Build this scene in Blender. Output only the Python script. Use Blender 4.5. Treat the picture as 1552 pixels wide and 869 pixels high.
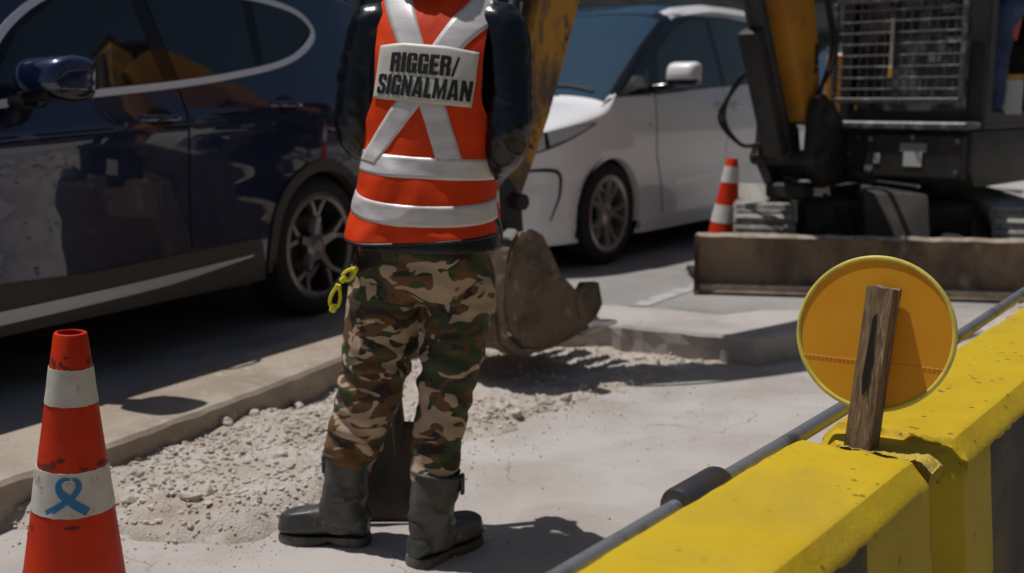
import bpy, bmesh, math, random
import numpy as np
from mathutils import Vector, Matrix, noise
from mathutils.geometry import delaunay_2d_cdt
random.seed(7); np.random.seed(7)
for o in list(bpy.data.objects): bpy.data.objects.remove(o)
S = bpy.context.scene; COL = S.collection; PI = math.pi; R = math.radians

# ------------------------------------------------------------------ camera, sky, sun, exposure
cam = bpy.data.cameras.new('camera'); cam_o = bpy.data.objects.new('camera', cam); COL.objects.link(cam_o)
cam_o.location = (0, 0, 1.24); cam_o.rotation_euler = (R(90 - 9.5), 0, 0)
cam.sensor_width = 36; cam.lens = 36 * 1700 / 1552; cam.clip_start = .05; cam.clip_end = 2000
cam.dof.use_dof = True; cam.dof.focus_distance = 2.3; cam.dof.aperture_fstop = 3.4
S.camera = cam_o
SUN_EL, SUN_AZ = R(71), math.atan2(-.93, .37)          # azimuth from +Y, clockwise
W = bpy.data.worlds.new('World'); S.world = W; W.use_nodes = True
wn = W.node_tree.nodes; wl = W.node_tree.links
sky = wn.new('ShaderNodeTexSky'); sky.sky_type = 'NISHITA'; sky.sun_disc = False
sky.sun_elevation = SUN_EL; sky.sun_rotation = SUN_AZ; sky.air_density = 1.2; sky.dust_density = 2.0; sky.ozone_density = 1.0
wn['Background'].inputs['Strength'].default_value = .05
wl.new(sky.outputs[0], wn['Background'].inputs['Color'])
sl = bpy.data.lights.new('sun', 'SUN'); sl.energy = 5.0; sl.angle = R(.55); sl.color = (1, .965, .925)
so = bpy.data.objects.new('sun', sl); COL.objects.link(so)
sd = Vector((math.sin(SUN_AZ) * math.cos(SUN_EL), math.cos(SUN_AZ) * math.cos(SUN_EL), math.sin(SUN_EL)))
so.rotation_euler = (-sd).to_track_quat('-Z', 'Y').to_euler(); so.location = sd * 30
S.view_settings.view_transform = 'Standard'; S.view_settings.look = 'None'
S.view_settings.exposure = -.55; S.view_settings.gamma = 1; S.view_settings.use_curve_mapping = False

# ------------------------------------------------------------------ helpers
def tag(o, label=None, cat=None, group=None, kind=None):
    if label: o['label'] = label
    if cat: o['category'] = cat
    if group: o['group'] = group
    if kind: o['kind'] = kind
    return o
def empty(name, loc=(0, 0, 0), rz=0.):
    o = bpy.data.objects.new(name, None); COL.objects.link(o); o.location = loc; o.rotation_euler = (0, 0, rz)
    o.empty_display_size = .1
    return o
def link(name, me, mat=None, parent=None, smooth=False, angle=None):
    o = bpy.data.objects.new(name, me); COL.objects.link(o)
    if mat and not me.materials: me.materials.append(mat)
    if parent: o.parent = parent
    if smooth:
        me.polygons.foreach_set('use_smooth', [True] * len(me.polygons))
        if angle: me.set_sharp_from_angle(angle=R(angle))
    return o
def pyd(name, v, f):
    me = bpy.data.meshes.new(name); me.from_pydata([tuple(p) for p in v], [], [tuple(q) for q in f]); me.update(); return me
class MB:
    """collects shapes in one bmesh"""
    def __init__(s): s.bm = bmesh.new()
    def box(s, c, d, rot=None, bev=0., seg=1):
        b = bmesh.new(); bmesh.ops.create_cube(b, size=1)
        bmesh.ops.scale(b, vec=d, verts=b.verts)
        if bev: bmesh.ops.bevel(b, geom=b.edges[:], offset=bev, segments=seg, profile=.6, affect='EDGES')
        m = Matrix.Translation(c)
        if rot is not None: m = m @ (rot.to_4x4() if isinstance(rot, Matrix) else Matrix.Rotation(rot, 4, 'Z'))
        bmesh.ops.transform(b, matrix=m, verts=b.verts); s.add(b); return s
    def add(s, b):
        me = bpy.data.meshes.new('t'); b.to_mesh(me); b.free(); s.bm.from_mesh(me); bpy.data.meshes.remove(me)
    def raw(s, v, f):
        vs = [s.bm.verts.new(p) for p in v]
        for q in f:
            try: s.bm.faces.new([vs[i] for i in q])
            except ValueError: pass
        return s
    def prism(s, poly, y0, y1, m=None):
        """poly in (x,z), extruded along y"""
        n = len(poly); v = [(p[0], y0, p[1]) for p in poly] + [(p[0], y1, p[1]) for p in poly]
        f = [tuple(range(n)), tuple(range(2 * n - 1, n - 1, -1))] + [(i, i + n, (i + 1) % n + n, (i + 1) % n) for i in range(n)]
        if m is not None: v = [m @ Vector(p) for p in v]
        b = bmesh.new(); vs = [b.verts.new(p) for p in v]
        for q in f: b.faces.new([vs[i] for i in q])
        bmesh.ops.triangulate(b, faces=[x for x in b.faces if len(x.verts) > 4]); s.add(b); return s
    def tube(s, pts, r, n=12, cap=True):
        v, f = tube_vf(pts, r, n, cap); return s.raw(v, f)
    def lathe(s, prof, n=48, axis='Z', m=None):
        v = []; f = []; k = len(prof)
        for i in range(n):
            a = 2 * PI * i / n; c, q = math.cos(a), math.sin(a)
            for (r, h) in prof: v.append((r * c, r * q, h) if axis == 'Z' else ((r * c, h, r * q)))
        for i in range(n):
            j = (i + 1) % n
            for t in range(k - 1): f.append((i * k + t, j * k + t, j * k + t + 1, i * k + t + 1))
        if m is not None: v = [m @ Vector(p) for p in v]
        return s.raw(v, f)
    def build(s, name, mat, parent=None, smooth=True, angle=35, bev=0., seg=2):
        bmesh.ops.remove_doubles(s.bm, verts=s.bm.verts, dist=1e-5)
        if bev:
            e = [x for x in s.bm.edges if len(x.link_faces) == 2 and x.calc_face_angle(0) > .5]
            bmesh.ops.bevel(s.bm, geom=e, offset=bev, segments=seg, profile=.6, affect='EDGES')
        bmesh.ops.recalc_face_normals(s.bm, faces=s.bm.faces)
        me = bpy.data.meshes.new(name); s.bm.to_mesh(me); s.bm.free()
        return link(name, me, mat, parent, smooth, angle)
def frames(pts):
    P = [Vector(p) for p in pts]; n = len(P); T = []
    for i in range(n): T.append((P[min(i + 1, n - 1)] - P[max(i - 1, 0)]).normalized())
    up = Vector((0, 0, 1)) if abs(T[0].z) < .9 else Vector((0, 1, 0))
    u = (up - T[0] * up.dot(T[0])).normalized(); out = []
    for i in range(n):
        u = (u - T[i] * u.dot(T[i])).normalized(); out.append((P[i], u, T[i].cross(u)))
    return out
def tube_vf(pts, r, n=12, cap=True):
    fr = frames(pts); k = len(fr); v = []; f = []
    rr = r if isinstance(r, (list, tuple)) else [r] * k
    for (p, a, b), q in zip(fr, rr):
        qa, qb = q if isinstance(q, (list, tuple)) else (q, q)
        for i in range(n):
            t = 2 * PI * i / n; v.append(p + a * (math.cos(t) * qa) + b * (math.sin(t) * qb))
    for j in range(k - 1):
        for i in range(n): f.append((j * n + i, j * n + (i + 1) % n, (j + 1) * n + (i + 1) % n, (j + 1) * n + i))
    if cap: f.append(tuple(range(n - 1, -1, -1))); f.append(tuple((k - 1) * n + i for i in range(n)))
    return v, f
def spline(pts, n=8):
    P = [Vector(p) for p in pts]; P = [P[0] * 2 - P[1]] + P + [P[-1] * 2 - P[-2]]; out = []
    for i in range(1, len(P) - 2):
        a, b, c, d = P[i - 1:i + 3]
        for k in range(n):
            t = k / n; out.append(.5 * ((2 * b) + (c - a) * t + (2 * a - 5 * b + 4 * c - d) * t * t + (3 * b - a - 3 * c + d) * t ** 3))
    out.append(P[-2]); return out
def rings_vf(rings):
    n = len(rings[0]); v = [Vector(p) for r in rings for p in r]; f = []
    for j in range(len(rings) - 1):
        for i in range(n): f.append((j * n + i, j * n + (i + 1) % n, (j + 1) * n + (i + 1) % n, (j + 1) * n + i))
    f.append(tuple(range(n - 1, -1, -1))); f.append(tuple((len(rings) - 1) * n + i for i in range(n)))
    return v, f
def ellring(c, a, b, n=24, ex=1., rz=0.):
    o = []
    for i in range(n):
        t = 2 * PI * i / n; x = a * math.copysign(abs(math.cos(t)) ** ex, math.cos(t)); y = b * math.copysign(abs(math.sin(t)) ** ex, math.sin(t))
        o.append((c[0] + x * math.cos(rz) - y * math.sin(rz), c[1] + x * math.sin(rz) + y * math.cos(rz), c[2]))
    return o
def blob(parts, voxel, smooth=6, disp=None, name='blob'):
    """closed shells merged into one continuous skin"""
    V = []; F = []
    for v, f in parts:
        k = len(V); V += list(v); F += [tuple(i + k for i in q) for q in f]
    me = pyd('tmp', V, F)
    bm = bmesh.new(); bm.from_mesh(me); bmesh.ops.recalc_face_normals(bm, faces=bm.faces); bm.to_mesh(me); bm.free()
    o = bpy.data.objects.new('tmp', me); COL.objects.link(o)
    m = o.modifiers.new('r', 'REMESH'); m.mode = 'VOXEL'; m.voxel_size = voxel
    if smooth: k = o.modifiers.new('s', 'SMOOTH'); k.iterations = smooth; k.factor = .5
    dg = bpy.context.evaluated_depsgraph_get(); ev = o.evaluated_get(dg); out = bpy.data.meshes.new_from_object(ev)
    bpy.data.objects.remove(o); bpy.data.meshes.remove(me); out.name = name
    if disp:
        nv = len(out.vertices); co = np.empty(nv * 3); no = np.empty(nv * 3)
        out.vertices.foreach_get('co', co); out.vertices.foreach_get('normal', no); co = co.reshape(-1, 3); no = no.reshape(-1, 3)
        d = np.array([disp(Vector(p), Vector(q)) for p, q in zip(co, no)]); co = co + no * d[:, None]
        out.vertices.foreach_set('co', co.ravel()); out.update()
    out.materials.clear(); return out
def copy_tree(o, parent=None):
    c = o.copy(); COL.objects.link(c); c.parent = parent
    for ch in list(o.children): copy_tree(ch, c)
    return c
def sstep(a, b, x):
    t = min(1, max(0, (x - a) / (b - a))); return t * t * (3 - 2 * t)

# ------------------------------------------------------------------ materials 
MATS = {}
def M(name, col, rough=.5, metal=0., col2=None, scale=5., lo=.42, hi=.6, detail=8, col3=None, scale3=20., lo3=.55, hi3=.7, bump=0., bscale=60., bd=.004,
      coat=0., spec=.5, stretch=(1, 1, 1), rough2=None, sheen=0., trans=0.):
    m = bpy.data.materials.new(name); m.use_nodes = True; N = m.node_tree.nodes; L = m.node_tree.links; b = N['Principled BSDF']
    b.inputs['Base Color'].default_value = (*col, 1); b.inputs['Roughness'].default_value = rough; b.inputs['Metallic'].default_value = metal
    b.inputs['Specular IOR Level'].default_value = spec
    if coat: b.inputs['Coat Weight'].default_value = coat; b.inputs['Coat Roughness'].default_value = .03
    if sheen: b.inputs['Sheen Weight'].default_value = sheen
    tc = N.new('ShaderNodeTexCoord'); mp = N.new('ShaderNodeMapping'); mp.inputs['Scale'].default_value = stretch; L.new(tc.outputs['Object'], mp.inputs[0])
    def nz(sc, det=8, ro=.6, dist=0.):
        n = N.new('ShaderNodeTexNoise'); n.inputs['Scale'].default_value = sc; n.inputs['Detail'].default_value = det; n.inputs['Roughness'].default_value = ro
        n.inputs['Distortion'].default_value = dist; L.new(mp.outputs[0], n.inputs['Vector']); return n.outputs['Fac']
    def ramp(fac, a, c):
        r = N.new('ShaderNodeMapRange'); r.interpolation_type = 'SMOOTHSTEP'; r.inputs[1].default_value = a; r.inputs[2].default_value = c; L.new(fac, r.inputs[0]); return r.outputs[0]
    def mix(fac, a, c):
        x = N.new('ShaderNodeMix'); x.data_type = 'RGBA'; L.new(fac, x.inputs['Factor'])
        if isinstance(a, tuple): x.inputs['A'].default_value = (*a, 1)
        else: L.new(a, x.inputs['A'])
        if isinstance(c, tuple): x.inputs['B'].default_value = (*c, 1)
        else: L.new(c, x.inputs['B'])
        return x.outputs['Result']
    cur = col
    if col2:
        f1 = ramp(nz(scale, detail), lo, hi); cur = mix(f1, cur, col2)
        if rough2 is not None:
            rr = N.new('ShaderNodeMapRange'); rr.inputs[3].default_value = rough; rr.inputs[4].default_value = rough2; L.new(f1, rr.inputs[0]); L.new(rr.outputs[0], b.inputs['Roughness'])
    if col3: cur = mix(ramp(nz(scale3, 6, .7), lo3, hi3), cur, col3)
    if cur is not col: L.new(cur, b.inputs['Base Color'])
    if bump:
        bp = N.new('ShaderNodeBump'); bp.inputs['Strength'].default_value = bump; bp.inputs['Distance'].default_value = bd; L.new(nz(bscale, 8, .65), bp.inputs['Height']); L.new(bp.outputs[0], b.inputs['Normal'])
    if trans:
        t = N.new('ShaderNodeBsdfTranslucent'); t.inputs[0].default_value = (*col, 1); x = N.new('ShaderNodeMixShader'); x.inputs[0].default_value = trans
        L.new(b.outputs[0], x.inputs[1]); L.new(t.outputs[0], x.inputs[2]); L.new(x.outputs[0], N['Material Output'].inputs[0])
    m['h'] = 1; MATS[name] = m; return m
M('concrete', (.45, .417, .395), .85, col2=(.365, .325, .30), scale=1.1, lo=.38, hi=.68, col3=(.36, .33, .30), scale3=45, lo3=.56, hi3=.74, bump=.5, bscale=160, bd=.004)
def weather(m, crack=2.2, cw=.006, stain=(.26, .23, .20), st=.62, pits=0., pitcol=(.12, .09, .05), pscale=60, amt=.55):
    """cracks, stains and pits added on top of a material's own colour"""
    N = m.node_tree.nodes; L = m.node_tree.links; b = N['Principled BSDF']; cur = b.inputs['Base Color'].links[0].from_socket; tc = N.new('ShaderNodeTexCoord')
    def noi(s, d=6, di=0.):
        n = N.new('ShaderNodeTexNoise'); n.inputs['Scale'].default_value = s; n.inputs['Detail'].default_value = d; n.inputs['Distortion'].default_value = di; L.new(tc.outputs['Object'], n.inputs['Vector']); return n
    def rng(f, a, c, lo=0., hi=1.):
        r = N.new('ShaderNodeMapRange'); r.inputs[1].default_value = a; r.inputs[2].default_value = c; r.inputs[3].default_value = lo; r.inputs[4].default_value = hi; L.new(f, r.inputs[0]); return r.outputs[0]
    def mul(a, c):
        x = N.new('ShaderNodeMath'); x.operation = 'MULTIPLY'; L.new(a, x.inputs[0])
        if isinstance(c, float): x.inputs[1].default_value = c
        else: L.new(c, x.inputs[1])
        return x.outputs[0]
    def lay(f, cur, col):
        x = N.new('ShaderNodeMix'); x.data_type = 'RGBA'; L.new(f, x.inputs['Factor']); L.new(cur, x.inputs['A']); x.inputs['B'].default_value = (*col, 1); return x.outputs['Result']
    cur = lay(mul(rng(noi(2.6, 9, .6).outputs['Fac'], st - .08, st + .10), amt), cur, stain)
    if crack:
        wv = N.new('ShaderNodeVectorMath'); wv.operation = 'MULTIPLY_ADD'; nn = noi(3.0, 8); L.new(nn.outputs['Color'], wv.inputs[0]); wv.inputs[1].default_value = (.35, .35, .35); L.new(tc.outputs['Object'], wv.inputs[2])
        v = N.new('ShaderNodeTexVoronoi'); v.feature = 'DISTANCE_TO_EDGE'; v.inputs['Scale'].default_value = crack; L.new(wv.outputs[0], v.inputs['Vector'])
        cur = lay(mul(mul(rng(v.outputs['Distance'], 0, cw, 1, 0), rng(noi(1.3, 3).outputs['Fac'], .50, .58)), .65), cur, tuple(c * .45 for c in stain))
    if pits:
        v = N.new('ShaderNodeTexVoronoi'); v.inputs['Scale'].default_value = pscale; L.new(tc.outputs['Object'], v.inputs['Vector'])
        cur = lay(mul(mul(rng(v.outputs['Distance'], pits * .7, pits, 1, 0), rng(noi(9, 3).outputs['Fac'], .52, .58)), .8), cur, pitcol)
    L.new(cur, b.inputs['Base Color'])
M('kerb_concrete', (.37, .31, .25), .85, col2=(.29, .23, .18), scale=3, col3=(.44, .39, .33), scale3=12, bump=.5, bscale=60, bd=.004)
M('road', (.25, .24, .23), .8, col2=(.34, .32, .30), scale=.7, lo=.4, hi=.62, col3=(.13, .13, .13), scale3=60, lo3=.52, hi3=.7, bump=.5, bscale=220, bd=.003)
M('gravel', (.55, .495, .44), .9, col2=(.46, .39, .325), scale=5, col3=(.42, .36, .305), scale3=70, lo3=.57, hi3=.68, bump=1., bscale=110, bd=.010)
M('stone', (.57, .52, .47), .85, col2=(.45, .385, .325), scale=9, lo=.35, hi=.65, bump=.5, bscale=120, bd=.003)
M('white_line', (.42, .41, .40), .7, col2=(.27, .265, .26), scale=9, lo=.45, hi=.6)
M('rubber', (.012, .012, .012), .75, bump=.2, bscale=150)
M('black_plastic', (.014, .014, .015), .5)
M('grey_plastic', (.05, .046, .042), .6, bump=.2, bscale=200)
M('gloss_black', (.006, .006, .008), .12)
M('chrome', (.80, .82, .86), .30, .45)
M('satin_metal', (.42, .44, .47), .38, .8)
M('alloy_dark', (.30, .28, .27), .35, .9, col2=(.20, .19, .18), scale=8)
M('alloy', (.55, .50, .47), .35, .85)
M('navy_paint', (.003, .013, .060), .25, .5, coat=1.); MATS['navy_paint'].node_tree.nodes['Principled BSDF'].inputs['Coat IOR'].default_value = 1.78; MATS['navy_paint'].node_tree.nodes['Principled BSDF'].inputs['Coat Roughness'].default_value = .015
M('white_paint', (.84, .84, .86), .35, 0., coat=.8)
M('glass', (.006, .010, .012), .02, spec=1.)
M('glass_green', (.03, .04, .04), .03, spec=.9)
M('glass_blue', (.02, .05, .085), .05, spec=.8)
M('lamp_glass', (.55, .58, .62), .08, coat=.5)
M('door_gap', (.004, .004, .004), .9)
weather(MATS['concrete'], 1.5, .006, (.29, .255, .225), .56, .20, (.20, .18, .16), 55)
weather(MATS['kerb_concrete'], 3.0, .01, (.22, .175, .135), .58, .22, (.15, .12, .09), 45)
weather(MATS['road'], 1.2, .005, (.15, .145, .14), .58)

# ------------------------------------------------------------------ ground, road, kerb, gravel
RZ = .13
def sheet(name, poly, z, mat, kind='structure'):
    bm = bmesh.new(); bm.faces.new([bm.verts.new((x, y, z)) for x, y in poly]); bmesh.ops.triangulate(bm, faces=bm.faces[:])
    bmesh.ops.recalc_face_normals(bm, faces=bm.faces); me = bpy.data.meshes.new(name); bm.to_mesh(me); bm.free()
    if me.polygons[0].normal.z < 0: me.flip_normals()
    return tag(link(name, me, mat), kind=kind)
sheet('ground', [(-600, -600), (600, -600), (600, 600), (-600, 600)], 0, MATS['concrete'])
EDGE = [(-2.95, -.04), (-2.2, 1.59), (-1.493, 3.13), (-1.305, 3.50), (-.962, 4.223), (-.747, 4.72), (-.36, 5.62), (.427, 5.50), (1.138, 5.14), (1.46, 5.36), (2.2, 5.32), (6, 4.2)]
def edge_pts(step=.06):
    out = []; rnd = random.Random(3)
    for (a, b) in zip(EDGE, EDGE[1:]):
        n = max(1, int(math.dist(a, b) / step))
        for i in range(n):
            t = i / n; j = .007 if i else 0; out.append((a[0] + (b[0] - a[0]) * t + rnd.uniform(-j, j), a[1] + (b[1] - a[1]) * t + rnd.uniform(-j, j)))
    out.append(EDGE[-1]); return out
ep = edge_pts()
def inset(pts, w):
    out = []; n = len(pts)
    for i, p in enumerate(pts):
        a = Vector(pts[max(0, i - 2)]); b = Vector(pts[min(n - 1, i + 2)]); t = (b - a).normalized(); nn = Vector((-t.y, t.x))
        if nn.y < 0 and nn.x > 0: nn = -nn
        out.append((p[0] + nn.x * w, p[1] + nn.y * w))
    return out
road_poly = inset(ep, .10) + [(6, 600), (-600, 600), (-600, -40), (-20, -37)]
sheet('road', road_poly, RZ, MATS['road'])
rp2 = [(6, 4.2), (40, -5), (600, -5), (600, 600), (6, 600)]
# broken concrete kerb along the pit: top strip and rough vertical face
def kerb(name, pts, width, mat):
    rnd = random.Random(5); v = []; f = []; n = len(pts)
    for i, p in enumerate(pts):
        a = Vector(pts[max(0, i - 1)]); b = Vector(pts[min(n - 1, i + 1)]); t = (b - a).normalized(); nn = Vector((-t.y, t.x))
        if nn.y < 0 and nn.x > 0: nn = -nn
        p = Vector(p); q = p + nn * width
        r1 = rnd.uniform(-.01, .01); r2 = rnd.uniform(-.012, .012)
        v += [(q.x, q.y, RZ + .004), (p.x + nn.x * .014, p.y + nn.y * .014, RZ + .005), (p.x, p.y, RZ - .010 + r1 * .3), (p.x - nn.x * r1, p.y - nn.y * r1, RZ * .55), (p.x - nn.x * r2, p.y - nn.y * r2, -.05)]
    for i in range(n - 1):
        for k in range(4): f.append((i * 5 + k, i * 5 + k + 1, (i + 1) * 5 + k + 1, (i + 1) * 5 + k))
    me = pyd(name, v, f); o = link(name, me, mat); return tag(o, kind='structure')
i1 = next(i for i, p in enumerate(ep) if p == EDGE[6])
kerb('kerb', ep[:i1 + 1], .42, MATS['kerb_concrete'])
kerb('kerb', ep[i1:], .5, MATS['concrete'])
sheet('road_marking', [(.62, 5.98), (1.28, 7.0), (1.36, 6.95), (.72, 5.95)], RZ + .0045, MATS['white_line'])

PIT = [(-1.9, 3.55), (-1.63, 3.36), (-1.30, 3.13), (-1.1, 3.03), (-.8, 2.97), (-.6, 3.17), (-.35, 3.55), (-.08, 4.02), (.35, 4.6), (.75, 5.0), (1.15, 5.30), (1.05, 5.2), (.43, 5.52), (-.36, 5.64), (-.75, 4.74), (-.96, 4.25), (-1.3, 3.52), (-1.45, 3.22), (-1.9, 2.3), (-2.3, 1.4), (-2.6, 1.2), (-2.3, 2.6)]
PITA = np.array([(-2.5, 1.0), (-1.85, 2.2), (-1.47, 3.05), (-1.22, 3.08), (-1.08, 3.03), (-.8, 2.98), (-.58, 3.2), (-.33, 3.6), (-.08, 4.02), (.35, 4.6), (.8, 5.02), (1.18, 5.34), (.43, 5.62), (-.42, 5.76), (-.80, 4.78), (-1.0, 4.28), (-1.34, 3.56), (-1.53, 3.16), (-2.24, 1.62), (-2.6, .8)])
def pit_dist(x, y):
    """signed distance, positive inside the gravel area; only the slab side counts as an edge"""
    P = PITA; n = len(P); ins = False; dmin = 9
    for i in range(n):
        a = P[i]; b = P[(i + 1) % n]
        if (a[1] > y) != (b[1] > y) and x < (b[0] - a[0]) * (y - a[1]) / (b[1] - a[1]) + a[0]: ins = not ins
        if i < 11:
            ab = b - a; t = max(0, min(1, ((x - a[0]) * ab[0] + (y - a[1]) * ab[1]) / (ab @ ab))); dmin = min(dmin, math.hypot(x - a[0] - ab[0] * t, y - a[1] - ab[1] * t))
    return dmin if ins else -dmin
def ghgt(x, y):
    d = pit_dist(x, y) + .05 * noise.noise((x * 5, y * 5, 3)) + .03 * noise.noise((x * 14, y * 14, 1))
    if d < -.03: return -.03
    fl = 1 - sstep(3.9, 4.5, y); h = .008 + .052 * sstep(0, .15, d) * fl + (.008 + .020 * fl) * noise.noise((x * 3, y * 3, 0)) + .016 * noise.noise((x * 9, y * 9, 5)) + .010 * noise.noise((x * 24, y * 24, 9)) + .006 * noise.noise((x * 55, y * 55, 2))
    h = max(h, -.004 + .006 * noise.noise((x * 30, y * 30, 4)))
    return -.03 + (h + .03) * sstep(-.03, .03, d)
gx = np.arange(-2.6, 1.25, .018); gy = np.arange(.9, 5.75, .018); gv = []; gi = {}; gf = []
for i, x in enumerate(gx):
    for j, y in enumerate(gy):
        if pit_dist(x, y) > -.12: gi[i, j] = len(gv); gv.append((x, y, ghgt(x, y)))
for (i, j) in gi:
    q = [(i, j), (i + 1, j), (i + 1, j + 1), (i, j + 1)]
    if all(k in gi for k in q): gf.append([gi[k] for k in q])
gme = pyd('gravel_bed', gv, gf)
tag(link('gravel_bed', gme, MATS['gravel'], smooth=True), 'pale broken gravel and rubble filling the dug strip behind the worker', 'gravel', kind='stuff')
# loose small stones: real geometry, one mass
def ico(sub):
    b = bmesh.new(); bmesh.ops.create_icosphere(b, subdivisions=sub, radius=1); v = np.array([x.co[:] for x in b.verts]); f = [[q.index for q in x.verts] for x in b.faces]; b.free(); return v, f
I1 = ico(1); I2 = ico(2)
def rock(base, seed, rough=.35):
    v, f = base; o = []
    for p in v:
        q = Vector(p); k = 1 + rough * noise.noise(q * 1.1 + Vector((seed * 7.3, seed * 3.1, 0))) + rough * .5 * noise.noise(q * 2.7 + Vector((0, seed * 5.1, 1)))
        o.append(q * k)
    o = np.array(o)
    for kk in range(4):
        nrm = np.random.normal(size=3); nrm /= np.linalg.norm(nrm); dd = o @ nrm; o -= np.outer(np.maximum(dd - .62, 0), nrm)
    return o, f
ROCKS = [rock(I1, i) for i in range(12)]
def scatter(name, n, zone, hfun, smin, smax, mat, label, cat):
    V = []; F = []; k = 0; cnt = 0
    while cnt < n:
        x = random.uniform(zone[0], zone[1]); y = random.uniform(zone[2], zone[3]); z = hfun(x, y)
        if z is None: continue
        s = smin + (smax - smin) * random.random() ** 4
        v, f = random.choice(ROCKS); e = Matrix.Rotation(random.uniform(0, 6.3), 3, 'Z') @ Matrix.Rotation(random.uniform(-.5, .5), 3, 'X')
        v = (v * np.array([s, s * random.uniform(.6, 1), s * random.uniform(.45, .8)])) @ np.array(e).T + np.array([x, y, z + s * .22])
        V.append(v); F += [(a + k, b + k, c + k) for a, b, c in f]; k += len(v); cnt += 1
    me = pyd(name, np.vstack(V), F); return tag(link(name, me, mat), label, cat, kind='stuff')
def hz(x, y):
    d = pit_dist(x, y)
    if d < -.01 or (d < .05 and random.random() < .6): return None
    if random.random() > .35 + .65 * noise.noise((x * 2.2, y * 2.2, 8)) + (.3 if y < 4.3 else 0): return None
    return ghgt(x, y)
scatter('loose_stones', 11000, (-2.4, 1.1, 1.8, 5.6), hz, .0025, .0145, MATS['stone'], 'small loose stones scattered through the gravel strip', 'gravel')
def spill(x, y):
    d = pit_dist(x, y); return .001 if -.28 < d < -.005 and random.random() < math.exp(d * 11) else None
def grit(x, y):
    return .0008 if pit_dist(x, y) < -.02 and random.random() < .25 + .75 * max(0, noise.noise((x * 1.7, y * 1.7, 6))) and y < 5.1 else None
scatter('slab_grit', 900, (-1.6, 1.4, 2.5, 5.2), grit, .0012, .006, MATS['stone'], 'sparse grit lying over the open concrete slab', 'gravel')
scatter('spilled_grit', 500, (-1.9, 1.3, 2.6, 5.5), spill, .002, .010, MATS['stone'], 'fine grit spilled onto the slab along the gravel strip', 'gravel')
big = [pyd('stone', rock(I2, 40 + i, .45)[0], I2[1]) for i in range(6)]
for m_ in big: m_.materials.append(MATS['stone'])
nb = 0
SP = [(-.97, 3.22, .036), (-.93, 3.28, .03), (-1.28, 3.62, .03), (-1.05, 4.0, .035), (-.98, 4.12, .03), (-.85, 4.0, .028), (.02, 4.25, .035), (.13, 4.42, .042), (.22, 4.5, .034), (-.02, 4.4, .03), (-.1, 4.15, .028), (.8, 5.2, .03), (.62, 5.28, .028), (-.7, 3.9, .03), (-.78, 3.6, .03), (-1.2, 3.42, .03), (-.86, 4.38, .03), (-1.14, 3.2, .028), (-.05, 4.32, .032), (.3, 4.7, .027)]
for i, (x, y, s) in enumerate(SP):
    o = bpy.data.objects.new('stone', big[i % 6]); COL.objects.link(o); o.location = (x, y, max(0, ghgt(x, y)) + s * .25); o.scale = (s, s * .8, s * .62); o.rotation_euler = (.2, -.1, i * 1.3)
    tag(o, 'fist sized pale stone lying on the gravel strip', 'stone', 'larger stones lying in the gravel strip')
# rubble heap right of the blade
def heap(x, y):
    d = math.hypot((x - 3.05) / 1.0, (y - 5.35) / .55); return -.03 + .52 * max(0, 1 - d) ** .8 + .02 * noise.noise((x * 9, y * 9, 0)) + .012 * noise.noise((x * 25, y * 25, 0)) - .03 * (d > .97)
hv = []; hf = []; NX = 60
for i in range(NX):
    for j in range(NX): x = 2.0 + 2.1 * i / (NX - 1); y = 4.75 + 1.2 * j / (NX - 1); hv.append((x, y, heap(x, y) - .02 * (i in (0, NX - 1) or j in (0, NX - 1))))
for i in range(NX - 1):
    for j in range(NX - 1): hf.append((i * NX + j, (i + 1) * NX + j, (i + 1) * NX + j + 1, i * NX + j + 1))
tag(link('rubble_heap', pyd('rubble_heap', hv, hf), MATS['gravel'], smooth=True), 'low grey heap of dug rubble in front of the dozer blade', 'rubble', kind='stuff')
def hz2(x, y):
    return heap(x, y) if math.hypot((x - 3.05), (y - 5.35) / .55) < .75 else None
scatter('heap_stones', 500, (2, 4.1, 4.8, 5.9), hz2, .008, .04, MATS['stone'], 'loose stones lying on the grey rubble heap', 'gravel')

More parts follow.
